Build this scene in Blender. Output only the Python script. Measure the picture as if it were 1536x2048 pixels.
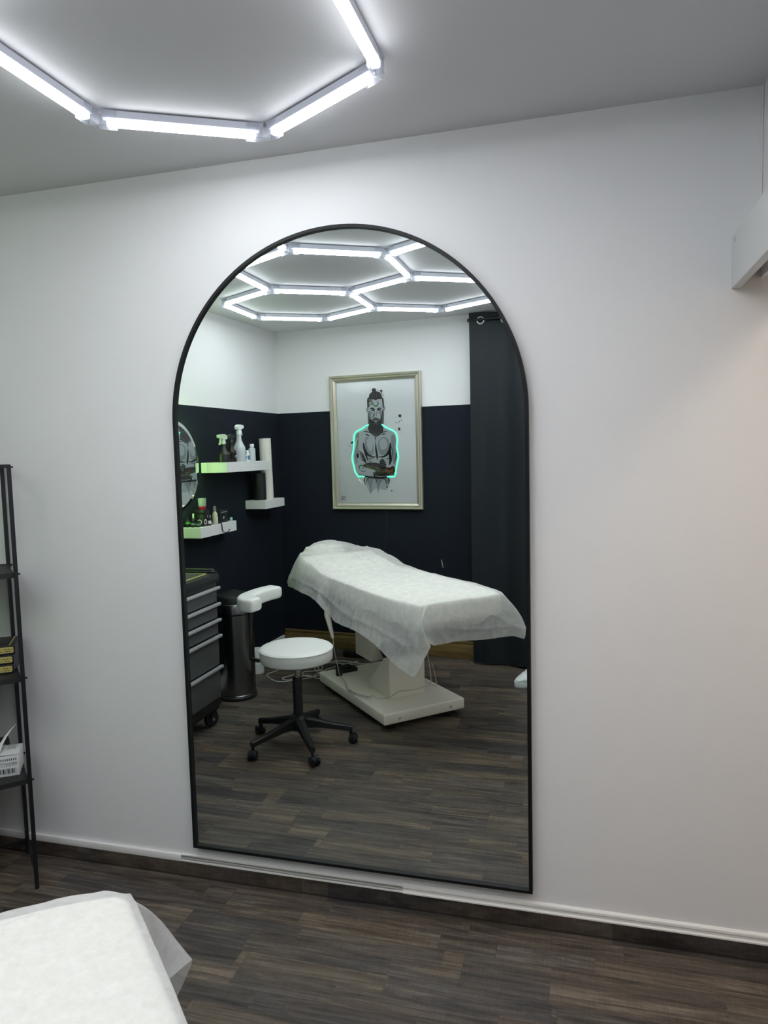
import bpy, bmesh, math, random
from math import sin, cos, pi, sqrt, radians
from mathutils import Vector, Matrix, noise
random.seed(7)
sc = bpy.context.scene
for o in list(bpy.data.objects): bpy.data.objects.remove(o)
COL = sc.collection

# ------------------------------------------------------------------ camera, world, exposure
FPX = 1430.46
CAM = Vector((0, -2.2297, 1.5335))
cd = bpy.data.cameras.new('camera'); cam = bpy.data.objects.new('camera', cd); COL.objects.link(cam)
r_ = Vector((0.96376, 0.2656, -0.02509)); u_ = Vector((0.00232, 0.08569, 0.99632)); f_ = Vector((-0.26677, 0.96027, -0.08196))
cam.matrix_world = Matrix(((r_.x, u_.x, -f_.x, CAM.x), (r_.y, u_.y, -f_.y, CAM.y), (r_.z, u_.z, -f_.z, CAM.z), (0, 0, 0, 1)))
cd.sensor_fit = 'VERTICAL'; cd.sensor_height = 36.0; cd.lens = FPX * 36.0 / 2048.0; cd.clip_start = 0.02
sc.camera = cam
w = bpy.data.worlds.new('world'); sc.world = w; w.use_nodes = True
w.node_tree.nodes['Background'].inputs[0].default_value = (0.8, 0.85, 1, 1)
w.node_tree.nodes['Background'].inputs[1].default_value = 0.05
sc.view_settings.view_transform = 'Standard'; sc.view_settings.look = 'None'
sc.view_settings.gamma = 1.0; sc.view_settings.use_curve_mapping = False
sc.view_settings.exposure = 0.14
LED = 50.0            # white ceiling tubes: strips shine down through the diffuser bottom
LED_SIDE = 7.2        # the dimmer side walls of the diffusers
HALL_FILL = 30.0            # warm fill lamp added in the unseen hallway beyond the doorway

# ------------------------------------------------------------------ room numbers (metres)
H = 2.5
MY = -0.02            # plane of the mirror glass
BC, BS = cos(0.0955), sin(0.0955)       # back wall direction
LS, LC = sin(-0.0622), cos(-0.0622)     # left wall direction (towards the front wall)
PC = Vector((-2.3307, -3.1228, 0))      # back left corner
NB = Vector((-BS, BC, 0)); NL = Vector((LC, -LS, 0))   # inward normals
def BW(t, z, off=0): return PC + Vector((BC*t, BS*t, z)) + NB*off
def LW(t, z, off=0): return PC + Vector((LS*t, LC*t, z)) + NL*off
XR = 0.477            # right wall
TB = (XR - PC.x)/BC   # where the back wall meets the right wall
TL = (0 - PC.y)/LC    # where the left wall meets the front wall

# ------------------------------------------------------------------ materials
def srgb(r, g, b):
    f = lambda c: (c/255/12.92 if c/255 <= .04045 else ((c/255+.055)/1.055)**2.4)
    return (f(r), f(g), f(b), 1)
def mat(name, col, rough=.5, metal=0, spec=.5, emit=None, es=0, alpha=1, trans=0, ior=1.45, coat=0, sheen=0):
    m = bpy.data.materials.new(name); m.use_nodes = True
    b = m.node_tree.nodes['Principled BSDF']
    b.inputs['Base Color'].default_value = col if len(col) == 4 else (*col, 1)
    b.inputs['Roughness'].default_value = rough; b.inputs['Metallic'].default_value = metal
    b.inputs['Specular IOR Level'].default_value = spec; b.inputs['IOR'].default_value = ior
    b.inputs['Alpha'].default_value = alpha; b.inputs['Transmission Weight'].default_value = trans
    b.inputs['Coat Weight'].default_value = coat
    if emit: b.inputs['Emission Color'].default_value = (*emit, 1); b.inputs['Emission Strength'].default_value = es
    return m
def N(m, t, **kw):
    n = m.node_tree.nodes.new(t)
    for k, v in kw.items():
        if k.startswith('_'): setattr(n, k[1:], v)
        else: n.inputs[int(k[1:]) if k[0] == 'i' and k[1:].isdigit() else k].default_value = v
    return n
def L(m, a, b): m.node_tree.links.new(a, b)
def bump_noise(m, scale, strength, dist=.002, detail=4, rough_var=None, coord='Object', mult=(1, 1, 1)):
    b = m.node_tree.nodes['Principled BSDF']
    tc = N(m, 'ShaderNodeTexCoord'); mp = N(m, 'ShaderNodeMapping'); mp.inputs['Scale'].default_value = mult
    nz = N(m, 'ShaderNodeTexNoise', Scale=scale, Detail=detail)
    bp = N(m, 'ShaderNodeBump', Strength=strength, Distance=dist)
    L(m, tc.outputs[coord], mp.inputs[0]); L(m, mp.outputs[0], nz.inputs['Vector']); L(m, nz.outputs['Fac'], bp.inputs['Height']); L(m, bp.outputs[0], b.inputs['Normal'])
    return nz
def tint_noise(m, scale, c1, c2, mult=(1, 1, 1), lo=.35, hi=.65, detail=4):
    b = m.node_tree.nodes['Principled BSDF']
    tc = N(m, 'ShaderNodeTexCoord'); mp = N(m, 'ShaderNodeMapping'); mp.inputs['Scale'].default_value = mult
    nz = N(m, 'ShaderNodeTexNoise', Scale=scale, Detail=detail); rp = N(m, 'ShaderNodeValToRGB')
    rp.color_ramp.elements[0].position = lo; rp.color_ramp.elements[1].position = hi
    rp.color_ramp.elements[0].color = c1; rp.color_ramp.elements[1].color = c2
    L(m, tc.outputs['Object'], mp.inputs[0]); L(m, mp.outputs[0], nz.inputs['Vector']); L(m, nz.outputs['Fac'], rp.inputs[0]); L(m, rp.outputs[0], b.inputs['Base Color'])

WHITE = (0.85, 0.85, 0.85, 1)
m_wall = mat('white_wall_paint', WHITE, .85, spec=.25); tint_noise(m_wall, 1.6, (.835, .835, .838, 1), (.86, .86, .86, 1)); bump_noise(m_wall, 260, .18, .0015, 3)
m_ceil = mat('ceiling_paint', (.72, .72, .735, 1), .9, spec=.2); bump_noise(m_ceil, 180, .12, .001, 2)
def two_tone():
    m = mat('white_over_navy_paint', WHITE, .8, spec=.25)
    b = m.node_tree.nodes['Principled BSDF']; g = N(m, 'ShaderNodeNewGeometry'); s = N(m, 'ShaderNodeSeparateXYZ')
    c = N(m, 'ShaderNodeMath', _operation='GREATER_THAN'); c.inputs[1].default_value = 1.8675
    mx = N(m, 'ShaderNodeMix', _data_type='RGBA')
    nz = N(m, 'ShaderNodeTexNoise', Scale=9, Detail=6); L(m, g.outputs['Position'], nz.inputs['Vector'])
    rp = N(m, 'ShaderNodeValToRGB'); L(m, nz.outputs['Fac'], rp.inputs[0])
    rp.color_ramp.elements[0].color = (.0070, .0105, .0165, 1); rp.color_ramp.elements[1].color = (.0088, .013, .020, 1)
    L(m, g.outputs['Position'], s.inputs[0]); L(m, s.outputs['Z'], c.inputs[0]); L(m, c.outputs[0], mx.inputs['Factor'])
    L(m, rp.outputs[0], mx.inputs['A']); mx.inputs['B'].default_value = (.76, .76, .765, 1); L(m, mx.outputs['Result'], b.inputs['Base Color'])
    n2 = N(m, 'ShaderNodeTexNoise', Scale=240, Detail=3); bp = N(m, 'ShaderNodeBump', Strength=.2, Distance=.0015)
    L(m, g.outputs['Position'], n2.inputs['Vector']); L(m, n2.outputs['Fac'], bp.inputs['Height']); L(m, bp.outputs[0], b.inputs['Normal'])
    return m
m_two = two_tone()
def planks(name, gain=1.0, bw=.1454, bl=.93, y0=.0305, single=False):
    m = mat(name, (.1, .09, .08, 1), .42, spec=.4); nt = m.node_tree; b = nt.nodes['Principled BSDF']
    g = N(m, 'ShaderNodeNewGeometry'); s = N(m, 'ShaderNodeSeparateXYZ'); L(m, g.outputs['Position'], s.inputs[0])
    def M(op, a, bb=None, c=None):
        n = N(m, 'ShaderNodeMath', _operation=op)
        for i, v in enumerate((a, bb, c)):
            if v is None: continue
            if isinstance(v, (int, float)): n.inputs[i].default_value = v
            else: L(m, v, n.inputs[i])
        return n.outputs[0]
    def WN(x, y, z=0):
        c = N(m, 'ShaderNodeCombineXYZ')
        for i, v in enumerate((x, y, z)):
            if isinstance(v, (int, float)): c.inputs[i].default_value = v
            else: L(m, v, c.inputs[i])
        w_ = N(m, 'ShaderNodeTexWhiteNoise', _noise_dimensions='3D'); L(m, c.outputs[0], w_.inputs['Vector']); return w_.outputs['Value']
    Y = M('ADD', s.outputs['Y'], y0) if not single else M('MULTIPLY', s.outputs['Z'], .2)
    yb = M('DIVIDE', Y, bw); row = M('FLOOR', yb); fy = M('FRACT', yb)
    xb = M('ADD', M('DIVIDE', s.outputs['X'], bl), M('MULTIPLY', WN(row, 3.3), 5.7)); col = M('FLOOR', xb); fx = M('FRACT', xb)
    bid = WN(row, col, 1)                                   # the board
    half = M('FLOOR', M('MULTIPLY', fy, 2.0))               # printed strips inside a board: one wide or two narrow
    strip = M('MULTIPLY', half, M('GREATER_THAN', WN(row, col, 7), .38))
    xs = M('ADD', M('DIVIDE', s.outputs['X'], .47), M('MULTIPLY', WN(row, strip, 5.5), 9.1)); sid = WN(M('ADD', M('MULTIPLY', row, 2), strip), M('ADD', M('FLOOR', xs), M('MULTIPLY', col, 13)), 2)
    def stretch(sx, sy, off, scale, detail, rough, dist=0.0):
        c = N(m, 'ShaderNodeCombineXYZ'); L(m, M('ADD', M('MULTIPLY', s.outputs['X'], sx), M('MULTIPLY', sid, off)), c.inputs[0]); L(m, M('MULTIPLY', Y, sy), c.inputs[1]); L(m, M('MULTIPLY', bid, 9.0), c.inputs[2])
        n = N(m, 'ShaderNodeTexNoise', Scale=scale, Detail=detail, Roughness=rough, Distortion=dist); L(m, c.outputs[0], n.inputs['Vector']); return n.outputs['Fac']
    grain = stretch(1, 16, 31, 3.2, 9, .66, .8); fine = stretch(1, 22, 31, 22, 5, .75); patch = stretch(1, 4.5, 17, 2.6, 4, .6, .5); saw = stretch(30, 2, 3, 8, 3, .6); big = stretch(1, 3, 47, 1.7, 3, .5)
    v = M('ADD', M('MULTIPLY', M('SUBTRACT', sid, .5), .20), M('MULTIPLY', M('SUBTRACT', grain, .5), 1.5))
    v = M('ADD', v, M('MULTIPLY', M('SUBTRACT', fine, .5), .62)); v = M('ADD', v, M('MULTIPLY', M('SUBTRACT', patch, .5), .55)); v = M('ADD', v, M('MULTIPLY', M('SUBTRACT', saw, .5), .26))
    v = M('ADD', v, .48)
    rp = N(m, 'ShaderNodeValToRGB'); L(m, v, rp.inputs[0]); e = rp.color_ramp.elements
    e[0].position = .05; e[0].color = (.020*gain, .016*gain, .014*gain, 1); e[1].position = 1.0; e[1].color = (.33*gain, .28*gain, .22*gain, 1)
    for ps, cc in ((.24, (.046, .038, .032)), (.42, (.080, .066, .054)), (.58, (.116, .097, .079)), (.76, (.175, .150, .122))):
        x = e.new(ps); x.color = tuple(c*gain for c in cc) + (1,)
    # blue-grey weathered patches and the odd warm one
    cool = N(m, 'ShaderNodeMix', _data_type='RGBA', _blend_type='MULTIPLY'); k = N(m, 'ShaderNodeMapRange'); k.inputs['From Min'].default_value = .50; k.inputs['From Max'].default_value = .62; L(m, big, k.inputs['Value'])
    L(m, k.outputs[0], cool.inputs['Factor']); L(m, rp.outputs[0], cool.inputs['A']); cool.inputs['B'].default_value = (.80, .86, 1.0, 1)
    hr = N(m, 'ShaderNodeValToRGB'); hr.color_ramp.elements[0].color = (.95, .97, 1.0, 1); hr.color_ramp.elements[1].color = (1.10, 1.0, .88, 1); L(m, sid, hr.inputs[0])
    hue = N(m, 'ShaderNodeMix', _data_type='RGBA', _blend_type='MULTIPLY'); hue.inputs['Factor'].default_value = 1; L(m, cool.outputs['Result'], hue.inputs['A']); L(m, hr.outputs[0], hue.inputs['B'])
    gap = M('MAXIMUM', M('LESS_THAN', fy, .010), M('LESS_THAN', fx, .0016))
    mx = N(m, 'ShaderNodeMix', _data_type='RGBA'); L(m, M('MULTIPLY', gap, .55), mx.inputs['Factor']); L(m, hue.outputs['Result'], mx.inputs['A']); mx.inputs['B'].default_value = (.014, .011, .010, 1)
    L(m, mx.outputs['Result'], b.inputs['Base Color']); L(m, M('ADD', M('MULTIPLY', fine, .3), .36), b.inputs['Roughness'])
    bp = N(m, 'ShaderNodeBump', Strength=.22, Distance=.0015); L(m, M('SUBTRACT', fine, M('MULTIPLY', gap, .8)), bp.inputs['Height']); L(m, bp.outputs[0], b.inputs['Normal'])
    return m
m_floor = planks('vinyl_plank_floor', gain=1.0)
m_skirt = planks('vinyl_skirting', gain=.85, single=True)
m_trim = mat('white_plastic_trim', (.88, .87, .84, 1), .35); bump_noise(m_trim, 40, .05)
m_trimg = mat('grey_plastic_duct', (.50, .49, .47, 1), .4); bump_noise(m_trimg, 40, .05)
m_black = mat('black_metal', (.008, .009, .011, 1), .38, spec=.5); bump_noise(m_black, 300, .08, .0006)
m_blackp = mat('black_plastic', (.011, .012, .014, 1), .42); bump_noise(m_blackp, 220, .08, .0006)
m_glassmir = mat('mirror_glass', (.90, .96, .935, 1), .0, metal=1.0); tint_noise(m_glassmir, 1.5, (.898, .958, .933, 1), (.902, .962, .937, 1))
m_frame = mat('black_mirror_frame', (.008, .009, .010, 1), .42, spec=.35); bump_noise(m_frame, 400, .03, .0004)
m_led = mat('led_diffuser', (.9, .9, .9, 1), .5, emit=(.93, .96, 1.0), es=LED); m_leds = mat('led_diffuser_side', (.9, .9, .9, 1), .5, emit=(.93, .96, 1.0), es=LED_SIDE)
m_house = mat('led_housing', (.62, .64, .72, 1), .4); bump_noise(m_house, 60, .04)
m_clear = mat('clear_plastic', (.50, .52, .58, 1), .12, alpha=.30, spec=.7); bump_noise(m_clear, 60, .05)
m_leather = mat('white_faux_leather', (.80, .81, .78, 1), .38, spec=.5); bump_noise(m_leather, 420, .12, .0006)
m_cream = mat('cream_bed_upholstery', (.90, .87, .80, 1), .5); bump_noise(m_cream, 300, .1, .0006)
m_bed = mat('white_powder_coated_steel', (.88, .82, .72, 1), .45); bump_noise(m_bed, 300, .05, .0004)
m_screw = mat('screw_head', (.75, .73, .68, 1), .3, metal=.3); bump_noise(m_screw, 100, .05)
m_chrome = mat('chrome', (.72, .73, .74, 1), .18, metal=1); bump_noise(m_chrome, 60, .02)
m_chromed = mat('dark_steel', (.24, .25, .27, 1), .24, metal=1); bump_noise(m_chromed, 40, .03, mult=(30, 30, .4))
m_alu = mat('grey_aluminium_bar', (.56, .57, .58, 1), .35, metal=.35); bump_noise(m_alu, 80, .04)
m_drawer = mat('dark_grey_drawer_front', (.085, .091, .093, 1), .45); bump_noise(m_drawer, 260, .08, .0005)
m_mat = mat('dark_rubber_mat', (.05, .055, .055, 1), .8); bump_noise(m_mat, 120, .2)
m_lime = mat('lime_edge', (.50, .52, .16, 1), .5); bump_noise(m_lime, 80, .05)
m_shelf = mat('white_shelf_board', (.72, .73, .72, 1), .45); bump_noise(m_shelf, 30, .04)
m_shelfr = mat('black_rack_shelf', (.016, .017, .018, 1), .5); bump_noise(m_shelfr, 200, .08, .0005)
m_cable = mat('white_cable', (.55, .55, .52, 1), .5); bump_noise(m_cable, 50, .04)
m_gold = mat('ochre_varnished_skirting', (.20, .135, .05, 1), .3); tint_noise(m_gold, 3, (.16, .105, .036, 1), (.25, .17, .065, 1), (1, 14, 14)); bump_noise(m_gold, 50, .05)
m_curt = mat('black_blackout_fabric', (.028, .036, .042, 1), .5, spec=.45); bump_noise(m_curt, 500, .25, .0008)
m_silver = mat('champagne_picture_frame', (.56, .53, .43, 1), .30, metal=.75); bump_noise(m_silver, 14, .1, .001, 5, mult=(1, 1, 12))
m_paper = mat('poster_paper', (.93, .95, .97, 1), .6); tint_noise(m_paper, 2, (.92, .94, .96, 1), (.94, .96, .98, 1))
def pane_mat():
    m = bpy.data.materials.new('picture_pane'); m.use_nodes = True; nt = m.node_tree; nt.nodes.remove(nt.nodes['Principled BSDF']); out = nt.nodes['Material Output']
    t = N(m, 'ShaderNodeBsdfTransparent'); g = N(m, 'ShaderNodeBsdfGlossy', Roughness=.01); fr = N(m, 'ShaderNodeFresnel', IOR=1.5); mx = N(m, 'ShaderNodeMixShader')
    nz = N(m, 'ShaderNodeTexNoise', Scale=2.0); tc = N(m, 'ShaderNodeTexCoord'); L(m, tc.outputs['Object'], nz.inputs['Vector']); bp = N(m, 'ShaderNodeBump', Strength=.01, Distance=.001); L(m, nz.outputs['Fac'], bp.inputs['Height']); L(m, bp.outputs[0], g.inputs['Normal'])
    L(m, fr.outputs[0], mx.inputs[0]); L(m, t.outputs[0], mx.inputs[1]); L(m, g.outputs[0], mx.inputs[2]); L(m, mx.outputs[0], out.inputs[0]); return m
m_pane = pane_mat(); m_ring = mat('bright_nickel', (.78, .80, .80, 1), .35, metal=.5); bump_noise(m_ring, 60, .02)
m_neon = mat('green_neon_tube', (.2, .8, .6, 1), .4, emit=(.06, .86, .46), es=1.15)
m_bead = mat('led_bead', (.9, .95, .6, 1), .4, emit=(.50, 1.0, .22), es=85)
m_ink = mat('black_ink', (.012, .012, .014, 1), .6); bump_noise(m_ink, 60, .03)

def sheet_mat():
    m = bpy.data.materials.new('thin_white_nonwoven_sheet'); m.use_nodes = True; nt = m.node_tree
    for n in list(nt.nodes):
        if n.type != 'OUTPUT_MATERIAL': nt.nodes.remove(n)
    out = [n for n in nt.nodes if n.type == 'OUTPUT_MATERIAL'][0]
    d = N(m, 'ShaderNodeBsdfDiffuse'); d.inputs[0].default_value = (.95, .955, .94, 1)
    t = N(m, 'ShaderNodeBsdfTranslucent'); t.inputs[0].default_value = (.92, .92, .90, 1)
    tr = N(m, 'ShaderNodeBsdfTransparent'); tr.inputs[0].default_value = (.97, .97, .97, 1)
    a = N(m, 'ShaderNodeMixShader'); a.inputs[0].default_value = .32; b = N(m, 'ShaderNodeMixShader')
    L(m, d.outputs[0], a.inputs[1]); L(m, t.outputs[0], a.inputs[2])
    tc = N(m, 'ShaderNodeTexCoord'); nz = N(m, 'ShaderNodeTexNoise', Scale=26, Detail=5, Roughness=.65); L(m, tc.outputs['Object'], nz.inputs['Vector'])
    rp = N(m, 'ShaderNodeMapRange'); rp.inputs['From Min'].default_value = .3; rp.inputs['From Max'].default_value = .7; rp.inputs['To Min'].default_value = .36; rp.inputs['To Max'].default_value = .50
    L(m, nz.outputs['Fac'], rp.inputs['Value']); L(m, rp.outputs[0], b.inputs[0]); L(m, a.outputs[0], b.inputs[1]); L(m, tr.outputs[0], b.inputs[2]); L(m, b.outputs[0], out.inputs[0])
    n2 = N(m, 'ShaderNodeTexNoise', Scale=6, Detail=3, Roughness=.5, Distortion=1.6); L(m, tc.outputs['Object'], n2.inputs['Vector'])
    bp = N(m, 'ShaderNodeBump', Strength=.30, Distance=.010); vo = N(m, 'ShaderNodeTexVoronoi', _feature='DISTANCE_TO_EDGE', Scale=4.2); wv = N(m, 'ShaderNodeTexNoise', Scale=3.0, Detail=3); ad = N(m, 'ShaderNodeVectorMath', _operation='MULTIPLY_ADD')
    L(m, tc.outputs['Object'], wv.inputs['Vector']); L(m, wv.outputs['Color'], ad.inputs[0]); ad.inputs[1].default_value = (.5, .5, .5); L(m, tc.outputs['Object'], ad.inputs[2]); L(m, ad.outputs[0], vo.inputs['Vector'])
    cr = N(m, 'ShaderNodeMapRange'); cr.inputs['From Min'].default_value = 0; cr.inputs['From Max'].default_value = .05; cr.inputs['To Min'].default_value = .55; cr.inputs['To Max'].default_value = 0; L(m, vo.outputs['Distance'], cr.inputs['Value'])
    sm_ = N(m, 'ShaderNodeMath', _operation='ADD'); L(m, n2.outputs['Fac'], sm_.inputs[0]); L(m, cr.outputs[0], sm_.inputs[1])
    L(m, sm_.outputs[0], bp.inputs['Height']); L(m, bp.outputs[0], d.inputs['Normal'])
    return m
m_sheet = sheet_mat()

# ------------------------------------------------------------------ object helpers
MI = {}     # inverse world matrix per object, so that parts can be modelled in world coordinates
class MB:
    def __init__(s): s.bm = bmesh.new(); s.mi = 0
    def _tag(s, fs):
        for f in fs: f.material_index = s.mi
    def box(s, c, d, rz=0, bev=0, M=None, seg=2):
        r = bmesh.ops.create_cube(s.bm, size=1); vs = r['verts']
        T = M if M is not None else Matrix.Translation(Vector(c)) @ Matrix.Rotation(rz, 4, 'Z')
        bmesh.ops.transform(s.bm, matrix=T @ Matrix.Diagonal((*d, 1)), verts=vs)
        fs = set(f for v in vs for f in v.link_faces); s._tag(fs)
        if bev:
            es = set(e for f in fs for e in f.edges)
            rr = bmesh.ops.bevel(s.bm, geom=list(es), offset=bev, segments=seg, affect='EDGES', profile=.5); s._tag(rr['faces'])
        return s
    def rings(s, rings, close=True, cap=True):
        vr = [[s.bm.verts.new(p) for p in r] for r in rings]; n = len(vr[0])
        for a, b in zip(vr, vr[1:]):
            for i in range(n if close else n-1):
                j = (i+1) % n; f = s.bm.faces.new((a[i], a[j], b[j], b[i])); f.material_index = s.mi
        if cap and close:
            for r, fl in ((vr[0], True), (vr[-1], False)):
                f = s.bm.faces.new(list(reversed(r)) if fl else r); f.material_index = s.mi
        return vr
    def lathe(s, prof, c=(0, 0, 0), n=32, M=None, sx=1, sy=1, cap=True):
        M = M or Matrix.Translation(Vector(c))
        s.rings([[M @ Vector((r*cos(2*pi*k/n)*sx, r*sin(2*pi*k/n)*sy, z)) for k in range(n)] for r, z in prof], cap=cap); return s
    def tube(s, pts, rad, n=10, cap=True, flat=1):
        pts = [Vector(p) for p in pts]; rs = rad if isinstance(rad, (list, tuple)) else [rad]*len(pts); rings = []; up = None
        for i, p in enumerate(pts):
            t = (pts[min(i+1, len(pts)-1)]-pts[max(i-1, 0)]).normalized()
            if up is None: up = Vector((0, 0, 1)) if abs(t.z) < .9 else Vector((1, 0, 0))
            x = up - t*up.dot(t); x = x.normalized() if x.length > 1e-6 else t.orthogonal().normalized(); y = t.cross(x); up = x
            rings.append([p + (x*cos(2*pi*k/n)*flat + y*sin(2*pi*k/n))*rs[i] for k in range(n)])
        s.rings(rings, cap=cap); return s
    def prism(s, poly, z0, z1, M=None):
        M = M or Matrix(); a = [M @ Vector((p[0], p[1], z0)) for p in poly]; b = [M @ Vector((p[0], p[1], z1)) for p in poly]
        s.rings([a, b]); return s
    def face(s, pts):
        f = s.bm.faces.new([s.bm.verts.new(Vector(p)) for p in pts]); f.material_index = s.mi; return s
    def sphere(s, c, r, sc_=(1, 1, 1), n=16):
        rr = bmesh.ops.create_uvsphere(s.bm, u_segments=n, v_segments=n//2, radius=r)
        bmesh.ops.transform(s.bm, matrix=Matrix.Translation(Vector(c)) @ Matrix.Diagonal((*sc_, 1)), verts=rr['verts'])
        s._tag(set(f for v in rr['verts'] for f in v.link_faces)); return s
    def build(s, name, mats, parent=None, smooth=35, flat=False, fixn=True):
        me = bpy.data.meshes.new(name)
        if fixn: bmesh.ops.recalc_face_normals(s.bm, faces=s.bm.faces)
        o = bpy.data.objects.new(name, me)
        if parent is not None and parent.name in MI:
            s.bm.transform(MI[parent.name])
        s.bm.to_mesh(me); s.bm.free()
        for m in (mats if isinstance(mats, (list, tuple)) else [mats]): me.materials.append(m)
        if not flat:
            for p in me.polygons: p.use_smooth = True
            me.set_sharp_from_angle(angle=radians(smooth))
        COL.objects.link(o)
        if parent is not None:
            o.parent = parent
            if parent.name in MI: MI[o.name] = MI[parent.name]
        return o
def crv(pts, n=8):
    P = [Vector(p) for p in pts]; P = [P[0]*2-P[1]] + P + [P[-1]*2-P[-2]]; out = []
    for i in range(1, len(P)-2):
        for k in range(n):
            t = k/n; a, b, c, d = P[i-1], P[i], P[i+1], P[i+2]
            out.append(.5*((2*b)+(c-a)*t+(2*a-5*b+4*c-d)*t*t+(3*b-3*c+d-a)*t**3))
    out.append(P[-2].copy()); return out
def tag(o, label, cat, group=None, kind=None):
    o['label'] = label; o['category'] = cat
    if group: o['group'] = group
    if kind: o['kind'] = kind
    return o
def thing(name, label, cat, loc=(0, 0, 0), rz=0, group=None):
    o = bpy.data.objects.new(name, None); COL.objects.link(o); o.location = loc; o.rotation_euler = (0, 0, rz); o.empty_display_size = .05
    MI[o.name] = (Matrix.Translation(Vector(loc)) @ Matrix.Rotation(rz, 4, 'Z')).inverted()
    return tag(o, label, cat, group)
def struct(name, mb, m, label=None, **k):
    o = mb.build(name, m, **k); o['kind'] = 'structure'
    if label: o['label'] = label
    o['category'] = name.split('_')[0]
    return o
def dup(root, loc, rz, label, group=None):
    c = root.copy(); COL.objects.link(c); c.location = loc; c.rotation_euler = (0, 0, rz); c['label'] = label
    if group: c['group'] = group
    for ch in list(root.children):
        d = ch.copy(); COL.objects.link(d); d.parent = c
        for g in ch.children:
            e = g.copy(); COL.objects.link(e); e.parent = d
    return c
def text_faces(mb, body, size, M, depth=0):
    cu = bpy.data.curves.new('lettering', 'FONT'); cu.body = body; cu.size = size; cu.align_x = 'CENTER'; cu.align_y = 'CENTER'; cu.resolution_u = 3
    o = bpy.data.objects.new('lettering', cu); COL.objects.link(o); dg = bpy.context.evaluated_depsgraph_get(); dg.update()
    me = bpy.data.meshes.new_from_object(o.evaluated_get(dg)); me.transform(M)
    k = len(mb.bm.faces); mb.bm.from_mesh(me); mb.bm.faces.ensure_lookup_table()
    for f in list(mb.bm.faces)[k:]: f.material_index = mb.mi
    bpy.data.objects.remove(o); bpy.data.curves.remove(cu); bpy.data.meshes.remove(me)

# ------------------------------------------------------------------ the room
def slab(pts, z0, z1):
    mb = MB(); mb.prism([(p[0], p[1]) for p in pts], z0, z1); return mb
Wt = .12
cBL = BW(0, 0); cBR = BW(TB, 0); cFL = LW(TL, 0); HX = 1.45
struct('floor', slab([(-2.75, -3.4), (HX+.1, -3.4), (HX+.1, .12), (-2.75, .12)], -.08, 0), m_floor, 'dark brown grey wood-look vinyl plank floor')
struct('ceiling', slab([(-2.75, -3.4), (HX+.1, -3.4), (HX+.1, .12), (-2.75, .12)], H, H+.08), m_ceil, 'matt white painted ceiling')
struct('wall_front', slab([(-2.75, 0), (HX, 0), (HX, Wt), (-2.75, Wt)], 0, H), m_wall, 'white wall that carries the arched mirror')
o_ = [BW(-.12, 0), BW(TB+.1, 0), BW(TB+.1, 0, -Wt), BW(-.12, 0, -Wt)]; struct('wall_back', slab(o_, 0, H), m_two, 'wall seen in the mirror, white above and navy below')
o_ = [LW(0, 0), LW(TL, 0), LW(TL, 0, -Wt), LW(0, 0, -Wt)]; struct('wall_left', slab(o_, 0, H), m_two, 'side wall seen in the mirror, white above and navy below')
mb = MB(); DY = -1.0
mb.box(((XR+XR+Wt)/2, (DY+cBR.y)/2, H/2), (Wt, DY-cBR.y, H)); mb.box((XR+Wt/2, DY/2, (1.99+H)/2), (Wt, -DY, H-1.99))
struct('wall_right', mb, m_wall, 'white wall with a doorway next to the mirror wall')
mb = MB(); mb.box((HX+.05, -1.2, H/2), (.1, 2.4, H)); mb.box(((XR+Wt+HX)/2, -2.0, H/2), (HX-XR-Wt, .1, H))
struct('wall_hallway', mb, m_wall, 'white hallway walls beyond the doorway')
# rail cover board above the doorway
mb = MB(); mb.box((.4145, DY/2-.05, 2.037), (.023, -DY+.1, .142), bev=.0015); mb.box((.4515, DY/2-.05, 2.098), (.051, -DY+.1, .02))
struct('trim_1', mb, m_shelf, 'white board boxing in the rail above the doorway')
mb = MB(); mb.box((.4025, -.05, 2.088), (.002, .003, .014), bev=.0005); struct('trim_2', mb, m_trimg, 'small pin on the white board above the doorway')
mb = MB(); mb.box((XR-.0035, -.004, (2.11+H)/2), (.005, .006, H-2.11)); struct('trim_3', mb, m_trim, 'thin bead in the ceiling corner above the doorway')
# skirting: vinyl upstand with a white cable duct above it
mb = MB(); mb.box(((-2.53+HX)/2, -.005, .0274), (HX+2.53, .01, .0548)); struct('baseboard_front', mb, m_skirt, 'dark vinyl upstand along the mirror wall')
mb = MB()
def duct(x0, x1, open_):
    c = (x0+x1)/2; d = x1-x0
    if open_:
        mb.box((c, -.0045, .0575), (d, .009, .004)); mb.box((c, -.0045, .080), (d, .009, .004)); mb.mi = 1; mb.box((c, -.0012, .0688), (d, .0024, .0186)); mb.mi = 0
    else: mb.box((c, -.006, .0685), (d, .012, .026), bev=.002)
duct(-2.53, -1.425, False); duct(-1.425, -.585, True)
prof = [(0, .0555), (-.012, .0555), (-.012, .060), (-.007, .063), (-.007, .071), (-.010, .075), (-.009, .082), (-.003, .086), (0, .087)]
mb.rings([[Vector((x, y, z)) for y, z in prof] for x in (-.585, HX)])
struct('trim_4', mb, [m_trim, m_trimg], 'white plastic cable duct above the vinyl upstand')
t = tag(MB().tube([(-1.42, -.005, .0668), (-1.2, -.005, .069), (-1.0, -.0045, .0645), (-.8, -.0055, .0665), (-.6, -.005, .066)], .0024, 8).build('duct_cable', m_trimg), 'thin grey cable lying in the open duct below the big mirror', 'cable')
mb = MB(); mb.box(BW(.80+.0, 0, .011)+Vector((0, 0, .055)), (1.60, .022, .11), rz=.0955, bev=.003); mb.box(BW(.80, 0, .009)+Vector((0, 0, .122)), (1.60, .018, .018), rz=.0955, bev=.004)
for q in (.14, .75, 1.35): mb.sphere(BW(q, .116, .022), .004)
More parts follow.
